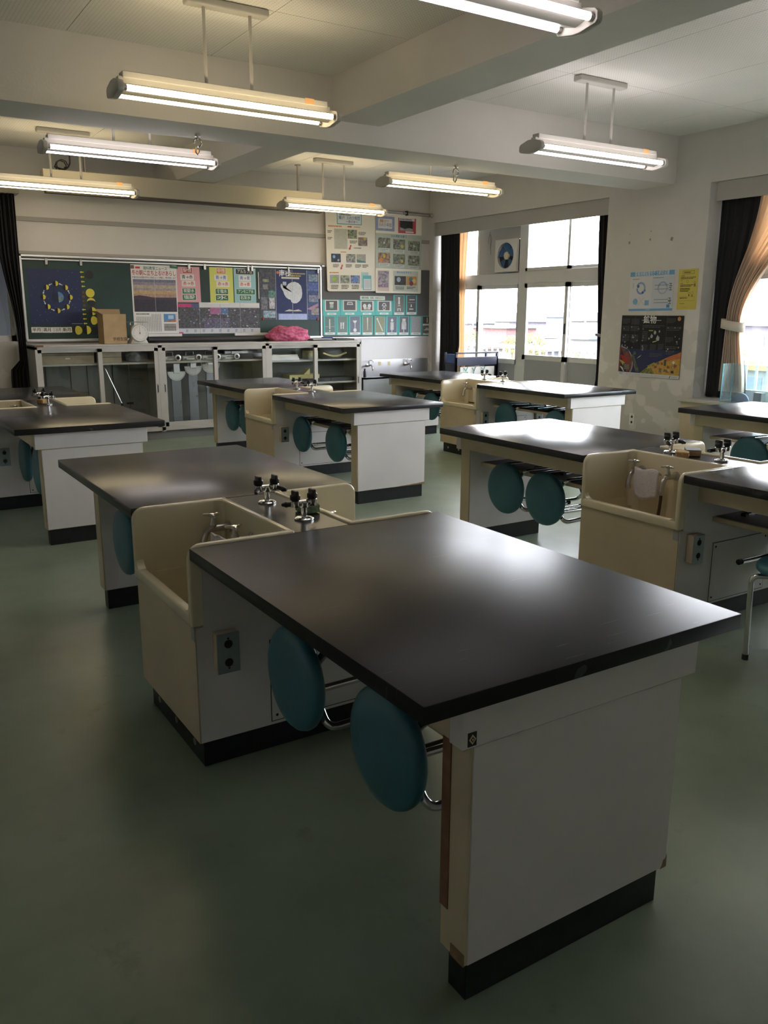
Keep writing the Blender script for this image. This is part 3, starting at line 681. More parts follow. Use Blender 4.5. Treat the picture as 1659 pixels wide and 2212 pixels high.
def build_table():
    r = thing('lab_table', '', 'table')
    for (a, b) in ((0, Y1), (Y2, Y3)):
        MB().box((0, a, HT-TH), (W_, b, HT), .0022, 2).build('tabletop', BLACKTOP, r)
    MB().box((.352, Y1+.004, HT-TH), (.548+.0, Y2-.004, HT-.001), .0015).build('tap_deck', BLACKTOP, r)
    for a, b, s in ((.04, .125, 1), (Y3-.125, Y3-.04, -1)):
        # end panel: cream sides, white laminate face, black plinth
        ep = MB().box((.14, a, .10), (.76, b, HT-TH), .002).build('end_panel', CREAM, r)
        f0, f1 = (a-.0035, a) if s > 0 else (b, b+.0035)
        MB().box((.146, f0, .103), (.754, f1, .60), .001).build('face_laminate', WHITELAM, ep)
        q0, q1 = ((b, b+.003) if s > 0 else (a-.003, a))
        MB().box((.146, q0, .103), (.754, q1, .60), .001).build('face_laminate', WHITELAM, ep)
        MB().box((.155, a+.012, 0), (.745, b-.012, .10), .002).build('plinth', PLINTH, r)
        # rail under the slab end
        e0, e1 = (a-.012, a+.03) if s > 0 else (b-.03, b+.012)
        MB().box((.110, e0, .605), (.790, e1, HT-TH), .002).build('end_rail', WHITELAM, r)
    for (a, b) in ((.07, Y1+.02), (Y2-.02, Y3-.07)):
        for x0 in (.112, .763): MB().box((x0, a, .610), (x0+.025, b, HT-TH), .002).build('apron', CREAM, r)
        c0, c1 = (.125, Y1+.025) if a < 1 else (Y2-.025, Y3-.125)
        MB().box((.24, c0, .506), (.66, c1, .5248), .001).build('stool_shelf', WOODSH, r)
        for x0 in (.226, .660): MB().box((x0, c0, .504), (x0+.014, c1, .5250), .001).build('shelf_edge', CREAM, r)
    # sink cabinet
    cb = MB().box((.012, Y1+.008, .102), (.888, Y2-.008, .30)).box((.006, Y1+.005, .10), (.016, Y2-.005, .484)).box((.884, Y1+.005, .10), (.894, Y2-.005, .484)).box((.008, Y1+.005, .10), (.892, Y1+.012, .484)).box((.008, Y2-.012, .10), (.892, Y2-.005, .484)).build('sink_cabinet', CREAM, r)
    for y0, y1 in ((Y1+.001, Y1+.0045), (Y2-.0045, Y2-.001)):
        MB().prism([(.010, .102), (.890, .102), (.890, .482), (.866, .482), (.866, .7), (.034, .7), (.034, .482), (.010, .482)], y0, y1, 'y').build('side_laminate', WHITELAM, cb, False)
    # upper core behind the sinks that carries the tap deck
    MB().box((.356, Y1+.006, .30), (.544, Y2-.006, HT-TH-.001)).build('service_core', CREAM, r, False)
    MB().box((.028, Y1+.034, 0), (.872, Y2-.034, .10), .002).build('cabinet_plinth', PLINTH, r)
    rv = MB()
    for yy in (Y1+.12, Y1+.30, Y1+.48): rv.lathe([(.012, 0), (.012, .002)], (.028, yy, .05), '-x', 12)
    rv.build('plinth_screw', DULLCHROME, r)
    for yy, s in ((Y1+.001, -1), (Y2-.001, 1)):
        ap = MB()
        y0, y1 = sorted((yy, yy+s*.002))
        ap.box((.25, y0, .115), (.66, y1, .395), .0008)
        p = ap.build('access_panel', WHITELAM, r)
        ln = MB(); q0, q1 = sorted((yy, yy+s*.0012))
        for (x0, z0, x1, z1) in ((.2475, .1125, .2505, .3975), (.6595, .1125, .6625, .3975), (.2475, .1125, .6625, .1155), (.2475, .3945, .6625, .3975)): ln.box((x0, q0, z0), (x1, q1, z1))
        ln.build('panel_gap', DARK, p, False)
        sc = MB()
        for xx in (.268, .642):
            for zz in (.133, .377): sc.lathe([(.005, 0), (.004, .002)], (xx, yy+s*.002, zz), 'y' if s > 0 else '-y', 8)
        sc.build('screw', DARK, p)
    # outlet boxes on the cabinet sides by the sink fronts
    for (xx, yy, s) in ((.095, Y1+.001, -1), (.805, Y1+.001, -1), (.095, Y2-.001, 1), (.805, Y2-.001, 1)):
        y0, y1 = sorted((yy, yy+s*.036))
        ob = MB().box((xx-.036, y0, .336), (xx+.036, y1, .464), .004, 2).build('outlet_box', mat('beige_outlet_box', (.62, .50, .36), .5), r)
        y0, y1 = sorted((yy+s*.036, yy+s*.0395))
        MB().box((xx-.037, y0, .335), (xx+.037, y1, .465), .002).build('faceplate', SLATE, ob)
        for zz, d in ((.430, 1), (.370, -1)):
            k = MB(); yk = yy+s*.0395; a0, a1 = sorted((yk, yk+s*.001))
            k.lathe([(.0135, 0), (.0135, .001)], (xx, yk, zz), 'y' if s > 0 else '-y', 16)
            k.lathe([(.0035, 0), (.0035, .001)], (xx, yk, zz+d*.018), 'y' if s > 0 else '-y', 8)
            k.build('socket', DARK, ob, False)
    for mir in (False, True):
        s = sink_mb(mir).build('sink', CERAMIC, r, True, 50)
    for y in (Y1+.295, Y1+.50): faucet(r, y, -1); 
    for y in (Y1+.10, Y1+.305): faucet(r, y, 1)
    gas_tap(r, 1.347, 1); gas_tap(r, 1.643, -1)
    return r
T = {}
XA, XB_, XC = .7873, 2.9987, 5.1871; Y0N = 1.1062; Y0F = Y0N+4.1794
LOC = {'T1': (XA, Y0N), 'T2': (XB_, Y0N), 'T6': (XC, Y0N), 'T5': (XA, Y0F), 'T3': (XB_, Y0F), 'T4': (XC, Y0F)}
TLAB = {'T1': 'black-topped lab table with small dark emblem plate on its end panel',
        'T2': 'black-topped lab table with white cloth in its sink and sponges on the tap deck',
        'T3': 'black-topped lab table with white end panel in front of the protractor cabinet',
        'T4': 'black-topped lab table shining in front of the exhaust fan window',
        'T5': 'black-topped lab table in front of the cabinet with chipped brown corner',
        'T6': 'black-topped lab table beside the glass tank and cream curtain'}
proto = build_table()
for i, k in enumerate(('T1', 'T2', 'T3', 'T4', 'T5', 'T6')):
    o = proto if i == 0 else copy_tree(proto)
    o.location = (*LOC[k], 0); o['label'] = TLAB[k]; o['category'] = 'table'; o['group'] = 'lab tables with sinks'; T[k] = o
# wear that only the table with the emblem plate shows
MB().box((.137, .098, .20), (.1402, .1255, .60), .0005).build('bare_edge_strip', PEEL, T['T1'])
for ch in T['T1'].children:
    if ch.name.startswith('tabletop') and ch.bound_box[0][1] < 1:
        ch.data = ch.data.copy(); ch.data.materials[0] = WORNTOP
MB().box((.1372, .04, .1005), (.1399, .085, .128)).build('chipped_corner', CHIP, T['T1'])
MB().prism([(.735, .101), (.757, .101), (.757, .135), (.752, .125), (.745, .122), (.742, .110)], .0358, .0364, 'y').build('chipped_corner', CHIP, T['T1'])
ex, ez = .133, .625
e = MB().box((ex-.0105, .0262, ez-.0145), (ex+.0105, .0280, ez+.0145), .0004).build('emblem_plate', BLACKPL, T['T1'])
MB().prism([(ex, ez-.0105), (ex+.0085, ez), (ex, ez+.0105), (ex-.0085, ez)], .0256, .0262, 'y').build('emblem', mat('brass', (.62, .52, .30), .35, .8), e, False)
MB().prism([(ex, ez-.006), (ex+.005, ez), (ex, ez+.006), (ex-.005, ez)], .0252, .0256, 'y').build('emblem_center', BLACKPL, e, False)
MB().prism([(ex, ez-.003), (ex+.0025, ez), (ex, ez+.003), (ex-.0025, ez)], .0248, .0252, 'y').build('emblem', MATS['brass'], e, False)
MB().prism([(.46, .1005), (.757, .1005), (.757, .117), (.70, .113), (.62, .108), (.55, .106)], .0357, .0364, 'y').build('chipped_edge', CHIP, T['T3'])
# small tape on the sink cabinet corner
for k in ('T1', 'T2', 'T3', 'T4'):
    MB().box((.0045, Y1+.006, .44), (.0062, Y1+.034, .483)).build('tape', mat('grey_tape', (.34, .35, .35), .5), T[k], False)

# ------------------------------------------------------------------ stools
def build_stool():
    r = thing('round_stool', '', 'stool')
    R = .150
    prof = [(.02, .385), (R-.03, .385), (R-.010, .388), (R-.002, .397), (R, .408), (R-.003, .419), (R-.012, .428), (R-.035, .434), (.05, .437), (.004, .4375)]
    MB().lathe(prof, n=40).build('seat', TEAL, r, True, 60)
    MB().lathe([(.004, .3805), (R-.035, .3805), (R-.03, .385), (.004, .386)], n=28).build('seat_base', BLACKPL, r)
    for sx in (-1, 1):
        for sy in (-1, 1):
            p = fillet([(sx*.045, sy*.045, .368), (sx*.1165, sy*.1165, .368), (sx*.110, sy*.110, .012)], .035, 6)
            MB().tube(p, .0115, 12).build('leg', CHROME, r)
            MB().lathe([(.0135, 0), (.0135, .022), (.0115, .024)], (sx*.110, sy*.110, 0), n=12).build('foot_cap', RUBBER, r)
    MB().box((-.05, -.05, .358), (.05, .05, .382), .004).build('leg_plate', BLACKPL, r)
    return r
stool0 = build_stool(); used = [False]
def put_stool(tab, dx, y, z=.458, side=-1, label='', group='', rot=0):
    """hung on the shelf: the seat stands upright at the table edge, legs lie on and under the shelf"""
    o = stool0 if not used[0] else copy_tree(stool0); used[0] = True
    x0, y0 = LOC[tab]
    if side < 0:   # seat faces -x, legs point +x
        M = Matrix.Rotation(-PI/2, 4, 'Y'); px = x0+dx+.4375
    else:
        M = Matrix.Rotation(PI/2, 4, 'Y'); px = x0+W_-dx-.4375
    o.matrix_world = Matrix.Translation((px, y0+y, z))@M@Matrix.Rotation(rot, 4, 'Z')
    o['label'] = label; o['group'] = group; o['category'] = 'stool'
    return o
SHORT = {'T1': 'emblem plate table', 'T2': 'sponge table', 'T3': 'protractor cabinet table', 'T4': 'fan window table', 'T5': 'chipped cabinet table', 'T6': 'glass tank table'}
def stool_label(tab, y, side):
    pos = 'by end panel away from chalkboard' if y < .45 else 'by sink away from chalkboard' if y < 1.3 else 'by sink towards chalkboard' if y < 2.24 else 'by end panel towards chalkboard'
    return 'teal stool %sunder the %s %s' % ('window side ' if side > 0 else '', SHORT[tab], pos)
SPOTS = {'T1': [(.15, .40, 0), (.14, .86, 0), (.14, 2.54, 0)], 'T2': [(.14, 2.56, 0), (.14, 2.23, 0)], 'T3': [(.14, .41, 0), (.14, .99, 0), (.14, 2.50, 0), (.14, 2.15, 0)],
         'T4': [(.14, .26, 0), (.14, .95, 0), (.14, 2.64, 0), (.14, 2.20, 0)], 'T5': [(.15, .34, 0), (.15, .84, 0)], 'T6': [(.15, 2.49, 0), (.15, 2.13, 0)]}
for k, L_ in SPOTS.items():
    for (dx, y, z) in L_: put_stool(k, dx, y, .4200, -1, stool_label(k, y, -1), 'stools hung under the '+SHORT[k])
RIGHT = {'T1': [(.14, .60, 0), (.14, 2.45, 0)], 'T2': [(.12, 2.395, 0), (.12, 1.02, 0), (.12, .50, 0)], 'T3': [(.14, .70, 0), (.14, 2.33, 0)], 'T4': [(.14, .60, 0), (.14, 2.46, 0)], 'T5': [(.14, .98, 0)], 'T6': [(.14, 2.31, 0)]}
for k, L_ in RIGHT.items():
    for (dx, y, z) in L_: put_stool(k, dx, y, .4200, 1, stool_label(k, y, 1), 'stools hung under the '+SHORT[k])
o = copy_tree(stool0); o.matrix_world = Matrix.Translation((3.160, 1.854, 0)); o['label'] = 'teal round stool standing upright on the floor beside the sponge table'; o['category'] = 'stool'
if 'group' in o: del o['group']

# ------------------------------------------------------------------ small things on and in the tables
def cloth_over(tab, y0, y1, zt, zb, xc, label, name='towel'):
    """cloth hung over a tap: front and back flap"""
    x0, yy0 = LOC[tab]; vs = []; fs = []; n = 14; rows = 12
    for i in range(rows+1):
        t = i/rows
        if t < .3: a = t/.3; z = zt-.04*(1-a)*(1); x = xc+.016*math.cos(PI*a); z = zt-.035+.035*math.sin(PI*a) if False else zt-.03*(1-a)
        else: z = zt-(zt-zb)*((t-.3)/.7); x = xc-.016
        for j in range(n+1):
            s = j/n; yy = y0+(y1-y0)*s
            zz = z-(.02*math.sin(PI*s*1.0) if t > .9 else 0)+.006*math.sin(7*s)
            vs.append((x0+x+.004*math.sin(9*s+3*t), yy0+yy, zz))
    for i in range(rows):
        for j in range(n): fs.append((i*(n+1)+j, i*(n+1)+j+1, (i+1)*(n+1)+j+1, (i+1)*(n+1)+j))
    o = MB().add(vs, fs).build(name, TOWEL, None, True, 180); s = o.modifiers.new('t', 'SOLIDIFY'); s.thickness = .005
    return tag(o, label, 'towel')
cloth_over('T2', Y1+.335, Y1+.475, .682, .545, .255, 'white cloth hanging over the tap in the sink of the sponge table')
cloth_over('T1', Y1+.32, Y1+.40, .668, .56, .235, 'small white cloth over the tap of the table with emblem plate')
cloth_over('T4', Y1+.265, Y1+.325, .668, .545, .235, 'narrow white cloth on the tap of the table by the fan window')
hx, hy = LOC['T2']
o = MB().tube([(hx+.226, hy+Y1+.295, .590), (hx+.226, hy+Y1+.295, .55), (hx+.215, hy+Y1+.29, .50), (hx+.20, hy+Y1+.285, .455)], .0075, 10).build('rubber_hose', HOSE); tag(o, 'brown rubber hose on the tap of the sponge table', 'hose')
bx_, by_ = LOC['T1']
r = thing('sink_brush', 'dark round brush lying in the sink beside the small white cloth', 'brush', (bx_+.285, by_+Y1+.235, .640))
MB().lathe([(.004, -.012), (.026, -.010), (.030, 0), (.026, .010), (.004, .012)], axis='x', n=20).build('brush_head', mat('dark_bristle', (.06, .055, .05), .9, bump=.6, bscale=200), r)
MB().tube([(-.01, 0, 0), (-.05, .01, -.006), (-.10, .015, -.02)], .005, 8).build('wire_handle', DULLCHROME, r)
def lump(name, label, c, s, mt, rz=0, seed=0, amp=.12, cat='sponge'):
    bm = bmesh.new(); bmesh.ops.create_cube(bm, size=2); bmesh.ops.bevel(bm, geom=bm.edges[:], offset=.35, segments=3, profile=.6, affect='EDGES'); bmesh.ops.subdivide_edges(bm, edges=bm.edges[:], cuts=1, use_grid_fill=True)
    R = random.Random(seed)
    for v in bm.verts:
        v.co *= 1+amp*(R.random()-.5); v.co.x *= s[0]; v.co.y *= s[1]; v.co.z *= s[2]
    mb = MB().addbm(bm); mb.xform(Matrix.Translation(c)@Matrix.Rotation(rz, 4, 'Z'))
    return tag(mb.build(name, mt), label, cat)
GREENSP = mat('green_sponge', (.22, .32, .18), .95, var=.35, vscale=90)
SP = mat('tan_sponge', (.55, .35, .15), .95, var=.35, vscale=120)
lump('sponge', 'worn green sponge beside the gas tap of the table with emblem plate', (bx_+.512, by_+1.44, HT+.016), (.022, .04, .015), GREENSP, .3, 3, .25)
lump('sponge', 'tan sponge lying next to the wood block on the tap deck', (hx+.392, hy+1.525, HT+.014), (.03, .045, .014), SP, -.9, 4)
o = MB().box((-.035, -.05, 0), (.035, .05, .028), .003).build('wooden_brush_block', WOODB); o.matrix_world = Matrix.Translation((hx+.475, hy+1.53, HT))@Matrix.Rotation(-.8, 4, 'Z')
tag(o, 'brown wood scrub block with grey top on the tap deck', 'brush')
q = MB().box((-.036, -.051, .028), (.036, .051, .032), .001).build('grey_top', mat('grey_felt', (.30, .31, .30), .9), o)
lump('sponge', 'tan sponge between the gas taps of the table before the chipped cabinet', (LOC['T5'][0]+.435, LOC['T5'][1]+1.47, HT+.016), (.025, .035, .016), SP, .4, 5)

# ================================================================== GLASS CABINETS
CX = [1.667, 2.977, 4.283, 5.590]; CY0, CY1, CZ = 9.36, 9.80, 1.072
def cabinet(x0, x1, shelves, label):
    w_ = x1-x0; r = thing('glass_cabinet', label, 'cabinet', (x0, CY0, 0), group='grey cabinets under the chalkboard'); d = CY1-CY0
    g = MB().box((0, 0, .09), (.022, d, CZ)).box((w_-.022, 0, .09), (w_, d, CZ)).box((0, d-.012, .09), (w_, d, CZ)).box((0, 0, .10), (w_, d, .14)).box((0, 0, CZ-.045), (w_, d, CZ-.018))
    g.build('body', GREYSTEEL, r, False)
    MB().box((.0003, -.008, CZ-.018), (w_-.0003, d, CZ), .002).build('top', mat('cabinet_top', (.50, .47, .44), .45), r)
    MB().box((.022, d-.016, .14), (w_-.022, d-.012, CZ-.045)).build('back_lining', CABIN, r, False)
    MB().box((.0, .05, 0), (w_, d-.02, .09)).build('plinth', mat('grey_plinth', (.20, .20, .19), .6), r, False)
    for z in shelves: MB().box((.022, .05, z-.012), (w_-.022, d-.02, z+.008), .001).build('shelf', GREYSTEEL, r, False)
    dw = w_/2
    for k, (a, b, y) in enumerate(((.022, dw+.022, .024), (dw-.022, w_-.022, .002))):
        fw, z0, z1 = .045, .14, CZ-.045
        f = MB().box((a, y, z0), (a+fw, y+.02, z1)).box((b-fw, y, z0), (b, y+.02, z1)).box((a, y, z0), (b, y+.02, z0+.05)).box((a, y, z1-.035), (b, y+.02, z1))
        dr = f.build('sliding_door', GREYSTEEL, r, False)
        MB().box((a+fw, y+.008, z0+.05), (b-fw, y+.012, z1-.035)).build('pane', CABGLASS, dr, False)
        hx_ = a+.022 if k == 0 else b-.022
        MB().box((hx_-.009, y-.0025, .52), (hx_+.009, y+.001, .63), .002).build('pull', DULLCHROME, dr)
        MB().box((hx_-.005, y-.0035, .535), (hx_+.005, y-.002, .615)).build('pull_recess', DARK, dr, False)
    return r
c1 = cabinet(CX[0], CX[1], [.862], 'grey glass door cabinet with chipped brown corner holding cardboard boxes')
c2 = cabinet(CX[1], CX[2], [.862], 'grey glass door cabinet holding protractor stands and projectors')
c3 = cabinet(CX[2], CX[3], [.836, .556, .30], 'grey glass door cabinet holding yellow cases and books')
MB().box((-.002, -.0085, CZ-.0185), (.085, -.004, CZ+.0005)).build('chipped_corner', PEEL, c1, False)
b = MB()
for x in (.16, .42, .60, .74, .88): b.box((x, .405, .14), (x+.004, .424, .85))
b.build('lining_seam', DARK, c1, False)
SH = .870   # top of the upper shelf in the first two cabinets
def box_thing(name, label, x0, y0, z0, w_, d, h, mt, cat='box', group=None, bev=.002):
    o = MB().box((0, 0, 0), (w_, d, h), bev).build(name, mt); o.location = (x0, y0, z0); return tag(o, label, cat, group)
TANBOX = mat('old_tan_carton', (.52, .43, .30), .8, var=.2, vscale=9)
o = box_thing('carton', 'long flat tan carton on the shelf behind left sliding glass', 1.73, 9.50, SH, .56, .22, .11, TANBOX); MB().box((.26, -.001, .045), (.31, 0, .062)).build('label_slip', PAPERC, o, False)
MB().box((.0, -.001, .0855), (.56, 0, .0895)).build('lid_gap', DARK, o, False)
o = box_thing('carton', 'tan carton with lid lying beside the clear plastic bag', 2.35, 9.49, SH, .235, .22, .115, TANBOX); MB().box((.0, -.001, .055), (.235, 0, .058)).build('lid_gap', DARK, o, False)
o = box_thing('carton', 'thin tan carton lid on top of the flat cartons', 2.36, 9.51, SH+.116, .13, .18, .025, TANBOX)
# crumpled clear bag
def crumple(name, label, c, s, mt, seed, sub=4, amp=.25, cat='bag', zcut=True):
    bm = bmesh.new(); bmesh.ops.create_icosphere(bm, subdivisions=sub, radius=1); R = random.Random(seed)
    from mathutils import noise
    for v in bm.verts:
        p = v.co.copy(); n_ = noise.noise(p*1.7+Vector((seed, 0, 0)))*amp+noise.noise(p*4.3+Vector((0, seed, 0)))*amp*.5+abs(noise.noise(p*7+Vector((0, 0, seed))))*amp*.35
        v.co = p*(1+n_); v.co.x *= s[0]; v.co.y *= s[1]; v.co.z *= s[2]
        if zcut: v.co.z = max(v.co.z, -s[2]*.55)
    zm = min(v.co.z for v in bm.verts)
    for v in bm.verts: v.co += Vector((c[0], c[1], c[2]-zm))
    return tag(MB().addbm(bm).build(name, mt, None, True, 60), label, cat)
BAGM = glass_mat('clear_bag', (.75, .76, .75), 1.6, .15, .30)
crumple('plastic_bag', 'crumpled clear plastic bag on the shelf beside a tan carton', (2.78, 9.60, SH), (.13, .09, .085), BAGM, 3)
o = MB().cyl((2.385, 9.50, .84), (2.545, 9.46, .42), .006, 8).build('thin_rod', CHROME); tag(o, 'thin silver rod leaning inside the cabinet with cartons', 'rod')
MB().lathe([(.016, 0), (.012, .03)], (2.548, 9.46, .395), n=10).build('rod_foot', BLACKPL, o)
# stands with clamps in the first cabinet
for x, lab in ((2.70, 'slim retort stand with dark clamp behind the leaning rod'), ):
    r = thing('retort_stand', lab, 'stand', (x, 9.66, .14)); MB().cyl((0, 0, .012), (0, 0, .70), .005, 8).build('rod', DULLCHROME, r); MB().box((-.06, -.05, 0), (.06, .05, .014), .003).build('base', BLACKPL, r)
    MB().box((-.05, -.03, .25), (.05, .0, .27), .004).build('clamp', BLACKPL, r); MB().lathe([(.012, 0), (.012, .02)], (.03, -.03, .26), '-y', 10).build('screw', CHROME, r)
# projectors: small silver boxes with round lens, second cabinet, upper shelf
def projector(x, label):
    r = thing('light_source_box', label, 'device', (x, 9.46, SH), group='grey light boxes with round lens on the shelf')
    MB().box((0, 0, 0), (.225, .14, .055), .01, 3).build('case', mat('silver_plastic', (.55, .55, .53), .35, .3), r)
    MB().lathe([(.036, 0), (.036, .02), (.030, .022)], (.188, 0, .036), '-y', 24).build('lens_ring', mat('silver_ring', (.6, .6, .58), .3, .6), r)
    MB().lathe([(.020, .0222), (.020, .024)], (.188, 0, .036), '-y', 20).build('lens', mat('dark_lens', (.03, .02, .015), .15), r)
    MB().box((.07, -.001, .030), (.145, 0, .044)).build('vent', mat('vent_grey', (.25, .25, .24), .6), r, False)
    MB().box((.02, -.001, .014), (.05, 0, .024)).build('switch', BLACKPL, r, False)
    MB().tube(fillet([(.06, .05, .055), (.06, .05, .10), (.15, .05, .10), (.15, .05, .055)], .012), .003, 6).build('handle', CHROME, r)
for x in (3.02, 3.265, 3.50, 3.735): projector(x, 'grey light box with dark round lens on the shelf over the protractors')
# protractor stands
def protractor(x, z, rad, label, mt=None):
    r = thing('protractor_stand', label, 'instrument', (x, 9.56, 0), group='white half round protractors hung in the cabinet')
    n = 28; pts = [(rad*math.cos(PI+PI*k/n), rad*math.sin(PI+PI*k/n)) for k in range(n+1)]
    MB().prism([(p[0], z+p[1]) for p in pts], -.02, -.014, 'y').build('dial', mt or mat('white_dial', (.74, .75, .74), .4), r, False)
    tk = MB()
    for k in range(1, 24):
        a = PI+PI*k/24; ca, sa = math.cos(a), math.sin(a); r0, r1 = rad*.86, rad*.96; px, pz = -sa*.0012, ca*.0012
        tk.add([(r0*ca+px, -.0205, z+r0*sa+pz), (r1*ca+px, -.0205, z+r1*sa+pz), (r1*ca-px, -.0205, z+r1*sa-pz), (r0*ca-px, -.0205, z+r0*sa-pz)], [(0, 1, 2, 3)])
    tk.build('scale_marks', DARK, r, False)
    MB().box((-.035, -.03, z-.02), (.035, .0, min(z+.09, .842)), .003).build('bracket', ALU, r)
    MB().box((-.055, 0, .145), (.055, .02, min(z+.03, .845)), .002).build('upright_bar', mat('grey_extrusion', (.30, .32, .35), .35, .6), r)
    MB().lathe([(.010, 0), (.010, .012)], (.04, -.0, z-.35), '-y', 10).build('knob', CHROME, r)
protractor(3.215, .745, .105, 'white half round protractor with scale on an upright bar')
protractor(3.415, .80, .105, 'white half round protractor with scale on an upright bar')
protractor(3.63, .83, .115, 'plain cream half round dial on an upright bar', mat('cream_dial', (.66, .64, .58), .5))
for i, (x, d) in enumerate(((3.028, .0), (3.052, .05), (3.076, .02))):
    o = MB().box((0, 0, 0), (.018, .03, .67), .002).build('metal_bar', mat('grey_extrusion', (.3, .3, .3), .4), None); o.location = (x, 9.50+d, .141); tag(o, 'upright grey metal bar leaning beside the protractors', 'bar', 'metal bars in the protractor cabinet')
o = MB().box((0, 0, 0), (.42, .20, .035), .004).build('steel_tray', STEEL); o.location = (3.82, 9.56, SH+.06); o.rotation_euler = (.05, 0, 0); tag(o, 'shiny steel tray propped on the shelf beside the light boxes', 'tray')
o = box_thing('block', 'grey support block under the steel tray', 4.02, 9.60, SH, .18, .14, .055, CABIN, 'block')
# third cabinet contents
S3, S4, S5 = .844, .564, .308
for k in range(3):
    o = box_thing('paper_stack', 'flat stack of white paper on the upper cabinet shelf', 4.36, 9.47, S3+k*.0215, .40-.01*k, .25, .021, PAPERW if k < 2 else PAPERC, 'paper', 'white paper stacks')
YEL = mat('yellow_case', (.62, .56, .26), .5, var=.15, vscale=20); NYL = mat('grey_nylon', (.18, .19, .20), .6)
def case_round(x, y, label, mt1, mt2, h, rx, ry):
    r = thing('cord_case', label, 'case', (x, y, S3)); n = 28
    for (a, b, m_) in ((0, .3, mt2), (.3, .42, mt1), (.42, .5, mt2), (.5, .62, mt1), (.62, .7, mt2), (.7, .9, mt1)):
        pts = [(rx*math.copysign(abs(math.cos(2*PI*k/n))**.6, math.cos(2*PI*k/n)), ry*math.copysign(abs(math.sin(2*PI*k/n))**.6, math.sin(2*PI*k/n))) for k in range(n)]
        MB().prism(pts, a*h, b*h, 'z').build('layer', m_, r, False)
    return r
case_round(4.98, 9.60, 'yellow and grey layered round case in the cabinet with paper stacks', YEL, mat('grey_band', (.35, .36, .33), .6), .115, .09, .09)
for k, (x, z) in enumerate(((5.27, S3),)):
    crumple('shoulder_bag', 'dark grey nylon bag with yellow stripe on the upper shelf', (x, 9.60, z), (.17, .10, .115), NYL, 9, 4, .10)
    pts = [(5.27+.165*math.cos(a), 9.60-.115*abs(math.sin(a))**.5 if False else 9.485, z+.045-.02*math.cos(2*a)+.0*a) for a in [PI-PI*q/12 for q in range(13)]]
    o = MB().tube([(5.10+.34*q/12, 9.485, z+.075-.04*math.sin(PI*q/12)) for q in range(13)], .012, 8).build('yellow_strap', YEL); tag(o, 'yellow strap draped along the dark nylon bag', 'strap')
box_thing('carton', 'brown carton on upper shelf behind the layered round case', 4.80, 9.66, S3, .10, .11, .13, mat('dark_carton', (.16, .12, .07), .8), 'box')
box_thing('yellow_tray', 'open yellow plastic tray lying on dark books on the middle shelf', 4.62, 9.47, S4+.045, .42, .22, .05, YEL, 'tray')
o = MB().prism([(0, 0), (.09, 0), (.09, .075)], 0, .12, 'y').build('yellow_wedge', YEL); o.location = (4.83, 9.50, S4+.095); tag(o, 'yellow wedge block standing on the yellow tray', 'block')
for k in range(3):
    box_thing('flat_book', 'thin dark blue book lying on the middle cabinet shelf', 4.51+.345*k, 9.46, S4, .34, .26, .045, mat('dark_book', (.02, .022, .03), .45), 'book', 'dark books on the middle shelf')
box_thing('wood_box', 'small brown wooden box on the lowest visible cabinet shelf', 5.13, 9.48, S5, .26, .2, .13, WOODB)
box_thing('flat_box', 'white flat box on the middle shelf beside the yellow tray', 4.33, 9.50, S4, .20, .18, .05, WHITEPL)

# ------------------------------------------------------------------ on top of the cabinets
CT = CZ
r = thing('cardboard_carton', 'open brown cardboard carton with printed characters on the cabinets', 'box', (2.385, 9.40, CT))
cw, cdp, ch = .253, .23, .318
g = MB().box((0, 0, 0), (cw, .004, ch)).box((0, cdp-.004, 0), (cw, cdp, ch)).box((0, 0, 0), (.004, cdp, ch)).box((cw-.004, 0, 0), (cw, cdp, ch)).box((0, 0, 0), (cw, cdp, .004))
g.build('body', CARDB, r, False)
for (pts, nm) in (([(0, .004, ch), (0, cdp, ch), (-.05, cdp, ch+.03), (-.05, .004, ch+.03)], 'flap'), ([(0, cdp, ch), (cw, cdp, ch), (cw, cdp+.02, ch+.05), (0, cdp+.02, ch+.05)], 'flap')):
    f = MB().add(pts, [(0, 1, 2, 3)]).build(nm, CARDB_IN, r, False); s = f.modifiers.new('t', 'SOLIDIFY'); s.thickness = .004
carton_root = r
r = thing('kitchen_scale', 'grey dial kitchen scale standing beside the cardboard carton', 'scale', (2.775, 9.47, CT))
SCL = mat('scale_enamel', (.50, .50, .46), .4)
MB().prism([(-.10, 0), (.10, 0), (.085, .03), (.07, .06), (.055, .19), (-.055, .19), (-.07, .06), (-.085, .03)], -.05, .09, 'y', .006).build('body', SCL, r)
MB().lathe([(.095, 0), (.095, .02), (.088, .026)], (0, -.05, .115), '-y', 36).build('dial_ring', SCL, r)
MB().lathe([(.086, .0262), (.086, .0275)], (0, -.05, .115), '-y', 36).build('dial_face', WHITEPL, r)
tk = MB()
for k in range(36):
    a = 2*PI*k/36; r0 = .068 if k % 3 else .06; c_, s_ = math.cos(a), math.sin(a); px, pz = -s_*.001, c_*.001
    tk.add([(q*c_+e*px, -.0782, .115+q*s_+e*pz) for q, e in ((r0, 1), (.078, 1), (.078, -1), (r0, -1))], [(0, 1, 2, 3)])
tk.add([(-.002, -.0785, .10), (.002, -.0785, .10), (.001, -.0785, .175), (-.001, -.0785, .175)], [(0, 1, 2, 3)])
tk.build('dial_marks', DARK, r, False)
MB().lathe([(.007, 0), (.006, .006)], (0, -.0775, .115), '-y', 12).build('hub', mat('rust_hub', (.25, .08, .04), .5), r)
MB().box((-.05, -.02, .19), (.05, .06, .20)).build('neck', SCL, r)
MB().tube([(-.09, -.04, .232), (-.09, .11, .232), (.10, .11, .232), (.10, -.04, .232)], .004, 8, closed=True).build('pan_frame', DULLCHROME, r)
